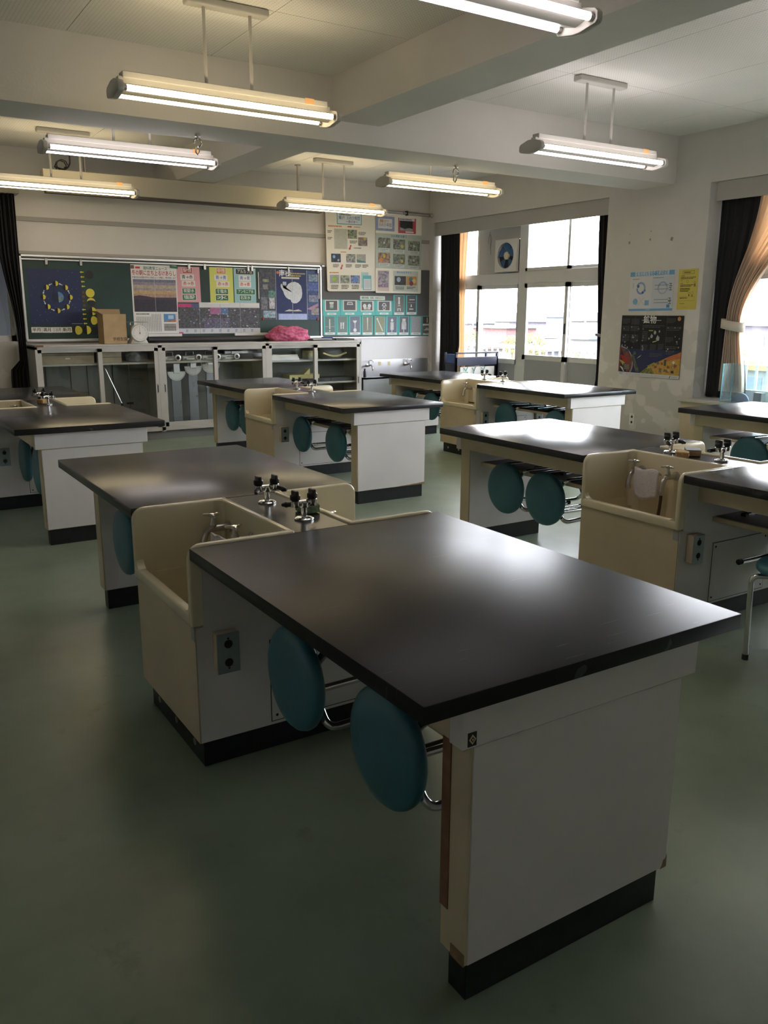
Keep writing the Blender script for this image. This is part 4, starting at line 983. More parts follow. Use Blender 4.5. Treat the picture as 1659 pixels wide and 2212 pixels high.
MB().cyl((-.07, .03, .20), (-.07, .03, .232), .004).cyl((.07, .03, .20), (.07, .03, .232), .004).build('pan_leg', DULLCHROME, r)
crumple('pink_cloth', 'pink printed cloth bundle lying on top of the glass cabinets', (4.655, 9.55, CT), (.27, .14, .115), PINKCLOTH, 5, 5, .22, 'cloth')
o = MB().tube([(2.93, 9.62, CT+.034), (4.36, 9.62, CT+.034)], .034, 16).build('black_tube_case', mat('black_case', (.02, .02, .024), .4)); tag(o, 'long black tube case lying on the cabinets below the posters', 'tube')
for x0, x1 in ((2.96, 3.36), (4.02, 4.47)):
    o = MB().box((x0, 9.70, CT+.066), (x1, 9.728, CT+.098), .003).build('poster_batten', WHITEPL); 
    tag(o, {2.96: 'short white batten below the news poster', 4.02: 'long white batten below the dark chart beside pink cloth'}[x0], 'batten')
for x0, x1 in ((3.0, 3.2), (4.1, 4.3)):
    pass
o = MB().box((2.94, 9.69, CT), (4.49, 9.74, CT+.066), .003).build('eraser_ledge', mat('dark_ledge', (.03, .03, .034), .5)); tag(o, 'long dark ledge strip behind the black tube case', 'ledge')
box_thing('black_folder', 'flat black folder on cabinet top beside pink cloth', 4.98, 9.50, CT, .30, .22, .014, BLACKPL, 'folder')
box_thing('silver_folder', 'thin silver folder lying on the black folder', 4.95, 9.46, CT+.014, .27, .20, .010, mat('silver_card', (.5, .5, .52), .4), 'folder')
box_thing('black_tray', 'flat black tray at the end of the cabinet top', 5.30, 9.50, CT, .27, .25, .022, BLACKPL, 'tray')
o = MB().tube([(5.12, 9.55, CT+.034), (5.26, 9.52, CT+.034)], .009, 8).build('blue_marker', NAVY); tag(o, 'blue marker pen lying on the silver folder', 'pen')

# ------------------------------------------------------------------ stainless sink by the back wall
r = thing('steel_sink', 'stainless steel wall sink with backsplash beside the glass cabinets', 'sink', (5.62, 9.37, 0))
wS, dS = 1.32, .45
MB().box((0, 0, .57), (wS, .03, .60), .004).box((0, 0, .57), (.03, dS, .60), .004).box((wS-.03, 0, .57), (wS, dS, .60), .004).box((0, .0, .36), (wS, .006, .60)).box((0, 0, .36), (.006, dS, .60)).box((wS-.006, 0, .36), (wS, dS, .60)).box((0, 0, .36), (wS, dS, .37)).build('basin', STEEL, r)
MB().box((0, dS-.008, .36), (wS, dS, .80), .001).build('backsplash', STEEL, r)
for x in (.04, wS-.04):
    for y in (.04, dS-.05): MB().cyl((x, y, 0), (x, y, .36), .018, 12).build('leg', STEEL, r)
MB().box((.0, .01, .05), (wS, .02, .36)).build('apron_panel', STEEL, r, False)
for x in (.325, .945):
    b = MB().lathe([(.022, 0), (.022, .01), (.012, .012), (.012, .07)], (x, dS-.008, .72), '-y', 14)
    b.tube(fillet([(x, dS-.07, .72), (x, dS-.12, .74), (x, dS-.16, .70), (x, dS-.16, .66)], .02), .010, 10)
    f = b.build('faucet', DULLCHROME, r)
    MB().tube(fillet([(x, dS-.06, .73), (x, dS-.06, .79), (x+.06, dS-.07, .79), (x+.06, dS-.07, .765)], .012), .006, 8).build('lever', CHROME, f)
YSL = mat('yellow_label', (.65, .58, .28), .5)
for x in (.53, .68): MB().box((x-.019, dS-.0095, .715), (x+.019, dS-.008, .765)).build('yellow_label', YSL, r, False)
o = MB().lathe([(.030, 0), (.042, .09), (.040, .09), (.029, .004)], (5.80, 9.52, .371), n=18).build('blue_cup', mat('blue_plastic', (.10, .30, .50), .4)); tag(o, 'blue plastic cup standing in the stainless sink', 'cup')
o = MB().lathe([(.020, 0), (.020, .07), (.012, .09), (.012, .11)], (5.665, 9.40, .601), n=14).build('soap_bottle', BLACKPL); tag(o, 'small black bottle on the steel sink rim by the cabinets', 'bottle')

# ------------------------------------------------------------------ rack by the window
r = thing('tool_rack', 'dark blue rack with hanging white tags in front of the glass doors', 'rack', (6.45, 8.50, 0))
DKB = mat('dark_blue_steel', (.02, .025, .05), .4)
for x in (0, .66): MB().box((x, 0, 0), (x+.025, .025, .93), .002).box((x, .22, 0), (x+.025, .245, .93), .002).box((x, 0, .60), (x+.025, .245, .80), .002).build('side_frame', DKB, r)
MB().box((0, 0, .915), (.685, .02, .935), .002).build('top_bar', DKB, r)
MB().box((.0, 0, .77), (.685, .02, .875), .002).build('wide_band', DKB, r)
MB().box((.03, .03, .50), (.655, .23, .52), .002).build('rack_shelf', DKB, r)
MB().box((.09, .02, .62), (.64, .03, .75)).build('tag_board', PAPERW, r, False)
for x in (.17, .30, .45): MB().tube([(x-.03, .012, .74), (x, .005, .70), (x+.03, .012, .75)], .005, 6).tube([(x, .008, .70), (x, .012, .64)], .004, 6).build('teal_hook', mat('teal_plastic', (.05, .30, .28), .5), r)
MB().box((.005, .03, .80), (.05, .2, .91), .004).build('blue_case', NAVY, r)
o = box_thing('green_box', 'small pale green box at the end of the blue rack', 6.46, 8.42, .0, .13, .06, .70, mat('pale_green', (.30, .42, .32), .6))

# ------------------------------------------------------------------ exhaust fan
r = thing('exhaust_fan', 'white square exhaust fan with blue blades set in the window', 'fan', (XW-.012, 8.43, 2.117))
FW = .205
fr = MB(); n = 32; vs = []; fs = []
for x, in ((-.05,), (-.012,)):
    for k in range(n):
        a = 2*PI*k/n; vs.append((x, .16*math.cos(a), .16*math.sin(a)))
    for k in range(n):
        a = 2*PI*k/n; q = FW/max(abs(math.cos(a)), abs(math.sin(a))); vs.append((x, q*math.cos(a), min(.195, max(-.195, q*math.sin(a)))))
for k in range(n):
    j = (k+1) % n
    fs += [(k, j, n+j, n+k), (2*n+k, 3*n+k, 3*n+j, 2*n+j), (k, 2*n+k, 2*n+j, j), (n+k, n+j, 3*n+j, 3*n+k)]
fr.add(vs, fs).build('housing', WHITEPL, r, True, 40)
MB().lathe([(.16, 0), (.158, .03), (.15, .055)], (-.045, 0, 0), 'x', 32) if False else None
rg = MB(); rg.tube([(-.052, .16*math.cos(2*PI*k/36), .16*math.sin(2*PI*k/36)) for k in range(36)], .006, 8, closed=True); rg.build('mouth_ring', WHITEPL, r)
BLU = mat('blue_blade', (.045, .13, .30), .35)
for k in range(5):
    a = 2*PI*k/5+.3; vs = []
    for (q, da, dx) in ((.045, -.45, -.02), (.148, -.42, -.028), (.150, .05, -.014), (.146, .48, .004), (.045, .42, .004)):
        vs.append((-.02+dx, q*math.cos(a+da), q*math.sin(a+da)))
    o = MB().add(vs, [(0, 1, 2, 3, 4)]).build('blade', BLU, r, False); s = o.modifiers.new('t', 'SOLIDIFY'); s.thickness = .003
MB().lathe([(.048, 0), (.046, .02), (.030, .032), (.004, .036)], (-.022, 0, 0), '-x', 24).build('hub', mat('cream_hub', (.65, .58, .42), .4), r)
MB().box((-.056, -.03, -.205), (-.012, .035, -.193), .002).build('blue_clip', mat('pale_blue', (.30, .42, .55), .4), r)
MB().box((.004, -.209, -.19), (.008, .209, .19)).build('shutter', mat('fan_shutter', (.10, .11, .13), .5), r, False)
o = MB().tube([(XW-.02, 8.80, 2.43), (XW-.022, 8.83, 2.30), (XW-.022, 8.78, 2.22), (XW-.022, 8.76, 2.34), (XW-.022, 8.79, 2.40), (XW-.022, 8.77, 2.15)], .0025, 6).build('pull_cord', mat('grey_cord', (.2, .2, .19), .7)); tag(o, 'thin grey pull cord hanging beside the exhaust fan', 'cord')

# ------------------------------------------------------------------ glass tank on the sill, wall outlet
r = thing('glass_tank', 'clear open glass tank standing on the window sill', 'tank', (6.845, 4.10, .616))
tw, td, thh = .155, .85, .355
for (a, b) in (((0, 0, 0), (.006, td, thh)), ((tw-.006, 0, 0), (tw, td, thh)), ((0, 0, 0), (tw, .006, thh)), ((0, td-.006, 0), (tw, td, thh)), ((0, 0, 0), (tw, td, .008))):
    MB().box(a, b).build('pane', TANKGLASS, r, False)
for x in (0, tw-.006): MB().box((x-.001, td-.006, 0), (x+.007, td+.001, thh)).build('glass_edge', TANKEDGE, r, False)
o = MB().prism([(.09*math.cos(PI*k/20), .085*math.sin(PI*k/20)) for k in range(21)], 0, .02, 'x', .003).build('blue_half_disc', mat('slate_blue_disc', (.10, .13, .20), .5)); o.location = (6.93, 4.80, .6242); tag(o, 'dark blue half round block inside the glass tank', 'block')
o = box_thing('filter_box', 'small dark filter box inside the glass tank', 6.92, 4.58, .6245, .06, .08, .10, mat('dark_grey_plastic', (.10, .10, .11), .5), 'filter')
r = thing('wall_outlet', 'white wall outlet plate low on the poster pillar', 'outlet', (XR, 6.072, .328))
MB().box((-.008, -.035, -.06), (0, .035, .06), .002).build('plate', WHITEPL, r)
for z, d in ((.028, 1), (-.028, -1)):
    MB().lathe([(.013, 0), (.013, .001)], (-.008, 0, z), '-x', 14).lathe([(.0035, 0), (.0035, .001)], (-.008, 0, z+d*.018), '-x', 8).build('socket', DARK, r, False)
# hanging rod of the river posters
r = thing('curtain_rod', 'triple metal rod with knob on the back wall above the river posters', 'rod', (5.9, 9.74, 2.70))
for dz, dy in ((0, 0), (-.02, .02), (.018, .03)): MB().cyl((0, dy, dz), (1.03, dy, dz), .006, 8).build('rod', DULLCHROME, r)
MB().lathe([(.02, 0), (.028, .01), (.028, .03), (.02, .04)], (1.0, 0, -.005), 'x', 14).build('knob', DULLCHROME, r)
MB().box((.62, -.01, -.03), (.64, .10, .03), .003).build('bracket', BLACKPL, r)

# ================================================================== CHALKBOARD, PINBOARD AND POSTERS
collect_texts(['太', '陽', 'の', '光', '半月', '満月', '三日月', '新月', '理科教育ニュース', '冬の朝に立ち上るけあらし', '海面付近の水蒸気が冷たい空気によって凝結し、霧が発生します',
    '酸性', '中性', 'アルカリ性', '青→赤', '赤→赤', '青→青', '赤→青', '炭酸水', '塩酸', '食塩水', '水', 'アンモニア水', '石灰水', '南極', '学校生協', '鉱物', '実験用具、名前、おぼえよう',
    '輝け！川の少年団', '～命の水～', '輝け！', '川の少年団', '川の笑顔を歌う', '命の水を守ろう', '酸素用検知管を使う時の注意', 'メダカ', '火山'])
k1 = 480/1659
def C1(x, y, Y=9.82): return pix(x*k1, 530+y*k1, 'y', Y)
def C2(x, y, Y=9.82): return pix(260+x*k1, 530+y*k1, 'y', Y)
k3 = 320/1609
def C3(x, y, Y=9.82): return pix(660+x*k3, 430+y*k3, 'y', Y)
YBD = 9.815   # face of the chalkboard
r = thing('chalkboard', 'long green chalkboard with aluminium frame above the glass cabinets', 'chalkboard', (1.672, YBD, 1.10))
bw, bh = 3.595, .90
MB().box((.02, 0, .02), (bw-.015, YB-YBD, bh-.03)).build('board', BOARDGREEN, r, False)
f = MB().box((0, -.012, 0), (.022, YB-YBD, bh), .002).box((bw-.022, -.012, 0), (bw, YB-YBD, bh), .002).box((0, -.012, bh-.022), (bw, YB-YBD, bh), .002)
f.build('frame', ALU, r)
MB().box((.0, -.02, bh-.055), (bw, -.002, bh-.040), .002).build('hanging_rail', ALU, r)
MB().box((0, -.035, -.005), (bw, YB-YBD, .022), .003).build('chalk_ledge', ALU, r)
for px in (340, 597, 1403, 1520): 
    x = C1(px, 110).x-1.672; MB().box((x-.014, -.03, bh-.10), (x+.014, -.012, bh-.035), .003).build('clip', DULLCHROME, r)
for px in (947, 975, 1247, 1468):
    x = C2(px, 150).x-1.672; MB().box((x-.013, -.03, bh-.10), (x+.013, -.012, bh-.035), .003).build('clip', DULLCHROME, r)
YS = YBD-.001
YELLOW = (.68, .58, .06); NIGHT = (.012, .022, .085); BLK = (.012, .012, .014)
# moon phase poster
o, p = sheet('moon_phase_poster', 'navy moon phase poster with a ring of half moons round the earth', 'poster', 'back', YS, 1.737, 1.273, .548, .585, mat('navy_paper', NIGHT, .5))
R = random.Random(5)
for k in range(70): p.disc(R.random()*.96+.02, R.random()*.96+.02, R.uniform(.002, .0045), (.35, .45, .6), n=5)
cu, cv, ru, rv = .515, .50, .255, .245
for k in range(8):
    a = PI/2+k*PI/4; u, v = cu+ru*math.cos(a), cv-rv*math.sin(a)
    p.disc(u, v, .046, BLK); p.disc(u, v, .046, YELLOW, 0, -PI/2, PI/2, 12)
    a2 = a+PI/8; u, v = cu+ru*math.cos(a2), cv-rv*math.sin(a2); tx, ty = -math.sin(a2), -math.cos(a2)
    p.line(u-tx*.030, v-ty*.030, u+tx*.022, v+ty*.022, .008, (.6, .65, .75))
    nx, ny = -ty, tx
    p.poly([(u+tx*.045, v+ty*.045), (u+tx*.015+nx*.018, v+ty*.015+ny*.018), (u+tx*.015-nx*.018, v+ty*.015-ny*.018)], (.7, .75, .82))
p.disc(.545, .50, .095, (.11, .26, .45), .25, -PI/2, PI/2, 14); p.disc(.545, .50, .095, (.02, .03, .06), 0, PI/2, 1.5*PI, 14)
p.disc(.575, .53, .03, (.30, .30, .16), .3, n=9)
p.rect(.76, .977, .97, .984, (.5, .55, .6)); p.build(o)
# sunlight arrows beside it
ARR = mat('yellow_card', YELLOW, .6)
for i, py in enumerate((200, 236, 271, 306, 480, 514, 549, 583)):
    c = C1(608+i*4, py); o = MB().prism([(-.020, 0), (-.004, .012), (-.004, .005), (.020, .005), (.020, -.005), (-.004, -.005), (-.004, -.012)], 0, .002, 'z').build('arrow_magnet', ARR, None, False)
    o.matrix_world = wallmatrix('back', YS, c.x, c.z); tag(o, 'small yellow arrow magnet pointing at the moon poster', 'magnet', 'yellow arrow magnets on the chalkboard')
c = C1(620, 345); o, p = sheet('sunlight_card', 'narrow green card with vertical red sunlight characters', 'card', 'back', YS, c.x-.018, C1(625, 465).z, .036, .185, mat('dark_green_card', (.012, .04, .032), .5))
for i, t in enumerate('太陽の光'): p.text(t, .5, .13+.25*i, .032, (.30, .06, .03))
p.build(o)
# moon discs
def moon(px, py, rad, phase, label):
    c = C1(px, py); r_ = MB().lathe([(rad, 0), (rad, .002)], axis='z', n=32).build('moon_disc', mat('black_card', BLK, .5), None, False); r_.matrix_world = wallmatrix('back', YS, c.x, c.z); tag(r_, label, 'magnet')
    n = 16
    if phase == 'full': pts = [(rad*math.cos(2*PI*k/28), rad*math.sin(2*PI*k/28)) for k in range(28)]
    elif phase == 'half': pts = [(rad*math.sin(PI*k/n), rad*math.cos(PI*k/n)) for k in range(n+1)]
    elif phase == 'crescent': pts = [(rad*math.cos(PI*k/n), rad*math.sin(PI*k/n)) for k in range(n+1)]+[(-rad*math.cos(PI*k/n), rad*.45*math.sin(PI*k/n)) for k in range(1, n)]
    elif phase == 'gibbous': pts = [(rad*math.sin(PI*k/n), rad*math.cos(PI*k/n)) for k in range(n+1)]+[(-rad*.62*math.sin(PI*k/n), -rad*math.cos(PI*k/n)) for k in range(1, n)]
    else: return
    MB().prism(pts, .002, .0026, 'z').build('lit_part', ARR, r_, False)
moon(665, 221, .046, 'new', 'plain black new moon disc on the chalkboard')
moon(672, 356, .047, 'full', 'round yellow full moon disc on the chalkboard')
moon(680, 424, .046, 'crescent', 'black disc with yellow crescent below the full moon disc')
moon(688, 492, .044, 'half', 'half yellow half black disc below the crescent disc')
moon(697, 561, .046, 'gibbous', 'mostly yellow gibbous moon disc beside the cardboard carton')
moon(580, 634, .048, 'gibbous', 'mostly yellow gibbous moon disc beside the new moon word card')
moon(648, 632, .046, 'half', 'half yellow moon disc low on the chalkboard beside the carton')
moon(700, 640, .045, 'new', 'plain black disc low on the chalkboard touching the carton')
for t, x0, x1, rot in (('半月', 236, 314, .0), ('満月', 316, 390, -.02), ('三日月', 388, 463, .0), ('新月', 465, 538, .02)):
    a = C1(x0, 652); b_ = C1(x1, 612); o, p = sheet('word_card', {'半月': 'white word card for half moon at the chalkboard frame', '満月': 'white word card for full moon between half and crescent cards', '三日月': 'white word card for three day crescent moon', '新月': 'white word card for new moon beside the yellow gibbous disc'}[t], 'card', 'back', YS, a.x, a.z, b_.x-a.x-.004, .058, PAPERW, rot)
    p.text(t, .5, .5, .042, (.03, .03, .03), .78); p.build(o)
# news poster
a, b_ = C1(1010, 658), C1(1318, 140)
o, p = sheet('science_news_poster', 'white science news poster with dusky sea photograph on the chalkboard', 'poster', 'back', YS, 2.838, 1.170, .530, .765, PAPERW)
p.text('理科教育ニュース', .53, .052, .042, (.02, .19, .13), .52); p.rect(.10, .03, .20, .058, (.55, .05, .06))
p.text('冬の朝に立ち上るけあらし', .5, .122, .062, (.48, .025, .035), .96)
p.text('海面付近の水蒸気が冷たい空気によって凝結し、霧が発生します', .5, .185, .024, (.05, .05, .2), .95)
for (v0, v1, c_) in ((.21, .25, (.19, .19, .30)), (.25, .29, (.30, .27, .33)), (.29, .34, (.45, .37, .30)), (.34, .37, (.36, .32, .34)), (.37, .42, (.52, .36, .20)), (.42, .47, (.42, .28, .22)), (.47, .68, (.045, .04, .06))): p.rect(.03, v0, .97, v1, c_, .22)
p.poly([(.03, .455), (.15, .44), (.3, .452), (.45, .47), (.97, .478), (.97, .50), (.03, .50)], (.07, .05, .08))
p.rect(.495, .02, .50, .98, (.62, .6, .6))
p.scribble(.06, .70, .36, .725, 1, (.05, .05, .05)); 
for k in range(15):
    u = .06+k*.037; p.scribble(u, .75 if k < 9 else .71, u+.022, .97, 22, (.09, .09, .09), seed=k)
p.rect(.66, .71, .93, .83, (.10, .27, .55), .1); p.rect(.76, .73, .88, .785, (.45, .6, .75)); p.poly([(.66, .83), (.80, .80), (.93, .785), (.93, .83)], (.40, .18, .10), .3)
p.rect(.66, .855, .93, .96, (.30, .30, .28), .2); p.rect(.66, .90, .93, .91, (.12, .13, .10)); p.scribble(.945, .70, .965, .95, 18, (.5, .04, .04)); p.build(o)
# indicator charts
def chart(px0, px1, py0, py1, col, name, label, cards, tilt):
    a = C2(px0, py1); b_ = C2(px1, py0); w2, h2 = b_.x-a.x, b_.z-a.z
    o, p = sheet('indicator_chart', label, 'poster', 'back', YS, a.x, a.z, w2, h2, mat(name, col, .5), tilt)
    for i, (t, bg_, fg, wd, off) in enumerate(cards):
        v = (.10, .29, .47, .68, .86)[i]; p.rect(.5-wd/2+off, v-.082, .5+wd/2+off, v+.082, (.78, .76, .70)); p.rect(.5-wd/2+off+.015, v-.074, .5+wd/2+off-.015, v+.074, bg_)
        p.text(t, .5+off, v, .047, fg, wd*.80)
    p.build(o); return o
WH = (.74, .72, .68); GRN = (.03, .16, .075); RD = (.55, .04, .04); DK = (.03, .03, .03); BL = (.08, .14, .5)
chart(420, 590, 165, 425, (.68, .34, .38), 'pink_paper', 'pink acid indicator chart with red heading card on chalkboard', [('酸性', (.50, .06, .06), WH, .42, 0), ('青→赤', WH, DK, .55, -.02), ('赤→赤', WH, RD, .55, .02), ('炭酸水', GRN, WH, .56, .02), ('塩酸', GRN, WH, .58, .02)], .01)
chart(672, 836, 168, 428, (.62, .64, .14), 'yellow_paper', 'yellow green neutral indicator chart with orange heading card', [('中性', (.58, .24, .08), WH, .42, 0), ('青→青', WH, BL, .56, -.02), ('赤→赤', WH, RD, .56, .06), ('食塩水', GRN, WH, .56, 0), ('水', GRN, WH, .56, 0)], 0)
chart(852, 1006, 174, 428, (.28, .52, .56), 'light_blue_paper', 'light blue alkali indicator chart with black heading card', [('アルカリ性', (.03, .04, .045), WH, .84, 0), ('青→青', WH, BL, .56, 0), ('赤→青', WH, RD, .56, 0), ('アンモニア水', GRN, WH, .88, .02), ('石灰水', GRN, WH, .56, 0)], 0)
# dark history chart
a, b_ = C2(437, 660), C2(1036, 430)
o, p = sheet('dark_wall_chart', 'wide dark folded chart with white header below the indicator charts', 'poster', 'back', YS, a.x, a.z, b_.x-a.x, b_.z-a.z, mat('dark_print_paper', (.06, .06, .07), .35))
p.rect(0, .16, 1, .83, (.085, .083, .095), .55); p.rect(.25, 0, 1, .165, (.66, .66, .66)); p.rect(0, .05, .16, .16, (.55, .06, .20), .1); p.rect(.16, .05, .25, .16, (.10, .10, .25), .2)
p.rect(.38, .17, .51, .38, (.40, .15, .30), .2); p.rect(.51, .17, .60, .38, (.10, .18, .36), .3); p.rect(.30, .5, .62, .83, (.13, .12, .18), .5)
for k in range(60): u, v = R.random()*.96, R.uniform(.2, .82); s_ = R.uniform(.008, .022); p.rect(u, v, u+s_, v+s_*1.6, R.choice([(.5, .52, .56), (.2, .3, .5), (.35, .35, .36)]))
p.rect(0, .83, 1, 1, (.62, .63, .67)); 
for k in range(9): u = .08+k*.10; p.scribble(u, .86, u+.03, .96, 3, (.12, .16, .35), seed=k)
p.rect(0, .95, .05, 1, (.6, .1, .2))
for k in range(1, 4): p.rect(k*.25, 0, k*.25+.004, 1, (.32, .32, .34))
p.build(o)
for x0, x1 in ((652, 803), (915, 1032)):
    a = C2(x0, 434); b_ = C2(x1, 434); 
    o = MB().box((0, 0, 0), (b_.x-a.x, .016, .008), .002).build('magnet_bar', WHITEPL); o.matrix_world = wallmatrix('back', YS-.0015, a.x, C2(x0, 437 if x0 < 700 else 450).z); tag(o, {652: 'white magnet bar between the yellow chart and the dark chart', 915: 'white magnet bar under the light blue chart'}[x0], 'magnet')
# antarctica poster
a, b_ = C2(1045, 555), C2(1480, 190)
aw, ah = b_.x-a.x, b_.z-a.z
o, p = sheet('antarctica_poster', 'blue antarctica poster with white continent on the chalkboard', 'poster', 'back', YS, a.x, a.z, aw, ah, mat('deep_blue_paper', (.03, .045, .13), .3))
p.rect(0, 0, .26, 1, (.07, .075, .10), .5); p.rect(.26, 0, .78, .87, (.02, .03, .12), .15); p.rect(.78, 0, 1, 1, (.06, .085, .21), .45); p.rect(.30, .88, .78, 1, (.38, .46, .72), .1)
p.text('南極', .42, .08, .085, (.78, .80, .84)); p.disc(.30, .06, .03, (.6, .2, .08), n=12); p.scribble(.50, .05, .76, .14, 2, (.5, .42, .12)); p.rect(.36, .145, .66, .18, (.6, .6, .55))
cont = [(.345, .30), (.36, .275), (.375, .31), (.385, .36), (.42, .385), (.44, .34), (.47, .285), (.52, .25), (.58, .235), (.64, .26), (.685, .31), (.70, .38), (.705, .47), (.695, .55), (.66, .62), (.61, .665), (.56, .67), (.52, .645), (.51, .60), (.47, .585), (.43, .55), (.40, .49), (.385, .43), (.36, .38), (.345, .34)]
p.fan((.55, .46), cont, (.60, .63, .68), .12); p.rect(.38, .24, .44, .31, (.45, .5, .6)); p.poly([(.40, .83), (.48, .79), (.56, .81), (.64, .79), (.70, .83)], (.55, .50, .45), .3)
for (u, v, w2, h2, c_) in ((.05, .20, .1, .05, (.28, .32, .18)), (.14, .42, .11, .14, (.10, .22, .18)), (.15, .56, .09, .22, (.45, .46, .48)), (.05, .82, .20, .14, (.30, .38, .45)), (.82, .08, .16, .14, (.20, .27, .38)), (.80, .25, .19, .16, (.10, .15, .42)), (.82, .50, .16, .14, (.22, .24, .35)), (.86, .76, .13, .14, (.30, .26, .25)), (.05, .3, .08, .1, (.2, .2, .22)), (.02, .55, .1, .25, (.16, .17, .20))): p.rect(u, v, u+w2, v+h2, c_, .5)
p.poly([(.78, .78), (.98, .66), (.98, .72), (.85, .80)], (.38, .22, .32))
for u in (.26, .535, .785): p.rect(u, 0, u+.006, 1, (.42, .46, .55))
p.build(o)
for (px, py, w2, h2, nm) in ((1035, 200, .012, .32, 'a'), (1472, 200, .012, .34, 'b')):
    c = C2(px, 400); o = MB().box((0, 0, 0), (w2, h2, .008), .002).build('magnet_bar', WHITEPL); o.matrix_world = wallmatrix('back', YS-.0015, c.x-.012 if nm == 'a' else c.x+.010, c.z+.0); tag(o, {'a': 'upright white magnet bar at the dark chart side of the antarctica poster', 'b': 'upright white magnet bar between antarctica poster and grey pinboard'}[nm], 'magnet')
for (px, py, nm) in ((1063, 548, 'dark chart'), (1471, 552, 'grey pinboard')):
    c = C2(px, py); o = MB().box((-.012, -.016, 0), (.012, .016, .010), .003).build('red_magnet', mat('red_plastic', (.35, .03, .025), .4)); o.matrix_world = wallmatrix('back', YS-.0025, c.x, c.z); tag(o, 'small red magnet on the antarctica poster corner by the '+nm, 'magnet')
c = C1(1295, 163); o = MB().box((-.045, -.012, 0), (.045, .012, .016), .003).build('green_clip', mat('green_plastic', (.01, .14, .06), .4)); o.matrix_world = wallmatrix('back', YS-.0045, c.x, c.z, -.08); tag(o, 'green plastic clip holding the science news poster', 'clip')
c = C1(985, 160); o = MB().box((-.018, -.018, 0), (.018, .018, .014), .003).build('brown_magnet', mat('brown_plastic', (.12, .07, .05), .5)); o.matrix_world = wallmatrix('back', YS-.0015, c.x, c.z); tag(o, 'brown square magnet on the science news poster', 'magnet')
# carton writing
p = Print(.253, .318); p.text('学校生協', .68, .84, .040, (.10, .06, .03), .60); q = p.build(carton_root, 'print'); q.matrix_local = wallmatrix('back', -.0008, 0, 0)

# grey pinboard
r = thing('pinboard', 'dark grey pinboard with silver rails beside the chalkboard', 'pinboard', (5.275, YBD, 1.10))
MB().box((0, 0, 0), (1.96, YB-YBD, .885)).build('board', GREYBOARD, r, False)
MB().box((0, -.006, .885), (1.96, YB-YBD, .90), .002).box((0, -.012, -.018), (1.96, YB-YBD, .0), .002).build('rail', ALU, r)
# apparatus cards
CARDTEAL = mat('teal_paper', (.10, .46, .44), .6)
LITE = (.62, .63, .60)
def card(px0, px1, py0, py1, label, draw, tall=False, frame=True, bg_=(.09, .085, .09)):
    a = C3(px0, py1); b_ = C3(px1, py0); w2, h2 = b_.x-a.x-.002, b_.z-a.z
    o, p = sheet('apparatus_card', label, 'card', 'back', YS, a.x, a.z, w2, h2, CARDTEAL, R.uniform(-.012, .012), group='teal apparatus cards on the pinboard')
    if tall: p.rect(.12, .03, .90, .93, bg_, .12); p.rect(.10, .86, .92, .98, (.66, .68, .66)); p.scribble(.3, .895, .75, .95, 1, (.2, .2, .2))
    else: p.rect(.12, .02, .90, .72, (.62, .60, .55)); p.rect(.18, .07, .82, .65, bg_, .12); p.rect(.24, .82, .76, .94, (.66, .68, .66)); p.scribble(.35, .85, .68, .91, 1, (.2, .2, .2))
    draw(p); p.build(o)
def d_bottle(p): p.rect(.38, .15, .62, .25, LITE); p.rect(.40, .25, .60, .48, (.4, .42, .38)); p.rect(.40, .48, .60, .56, (.1, .35, .25))
def d_tray(p): p.poly([(.38, .13), (.64, .13), (.69, .32), (.34, .32)], LITE); p.rect(.40, .17, .63, .28, (.2, .2, .2), .3)
def d_bal(p): p.disc(.36, .36, .14, LITE, .1); p.disc(.64, .36, .14, LITE, .1); p.rect(.30, .45, .70, .60, (.5, .5, .48), .2); p.disc(.5, .55, .08, (.3, .3, .28))
def d_ring(p): p.ring(.5, .33, .17, .05, LITE, 0, PI); p.rect(.36, .33, .64, .37, LITE); p.ring(.5, .52, .12, .04, LITE)
def d_parts(p): p.rect(.42, .10, .58, .20, LITE); p.poly([(.45, .2), (.55, .2), (.58, .45), (.42, .45)], LITE); p.ring(.5, .56, .07, .03, LITE, 0, PI); p.rect(.35, .66, .42, .80, LITE); p.rect(.58, .66, .65, .80, LITE); p.rect(.35, .66, .65, .70, LITE)
def d_flaskb(p): p.rect(.30, .20, .80, .26, (.5, .5, .48)); p.rect(.2, .36, .85, .38, (.35, .35, .33)); p.poly([(.45, .46), (.52, .46), (.55, .60), (.42, .60)], LITE); p.rect(.30, .68, .68, .73, LITE)
def d_cyl(p): p.rect(.44, .16, .54, .68, LITE, .1); p.disc(.49, .78, .045, LITE); p.rect(.14, .55, .88, .57, (.4, .45, .45))
def d_beak(p): p.poly([(.34, .34), (.46, .34), (.44, .68), (.36, .68)], LITE, .1); p.poly([(.52, .34), (.66, .34), (.62, .68), (.55, .68)], LITE, .1)
def d_flask(p): p.poly([(.32, .24), (.68, .24), (.58, .36), (.42, .36)], LITE, .1); p.rect(.47, .36, .53, .62, LITE); p.disc(.5, .74, .10, (.68, .69, .68))
def d_pip(p): p.poly([(.46, .08), (.56, .08), (.56, .2), (.53, .75), (.50, .75), (.46, .2)], LITE)
def d_rod(p): p.line(.24, .14, .74, .78, .014, LITE); p.disc(.25, .15, .05, LITE)
def d_stop(p): p.disc(.5, .22, .08, LITE); p.rect(.36, .32, .66, .72, (.45, .46, .45), .15); p.rect(.47, .32, .53, .84, LITE)
def d_jar(p): p.rect(.36, .14, .66, .24, LITE, .1); p.poly([(.38, .24), (.64, .24), (.72, .38), (.72, .70), (.30, .70), (.30, .38)], (.5, .51, .5), .15); p.rect(.46, .55, .54, .84, LITE)
def d_blank(p): p.rect(.14, .05, .88, .84, (.34, .35, .36), .08)
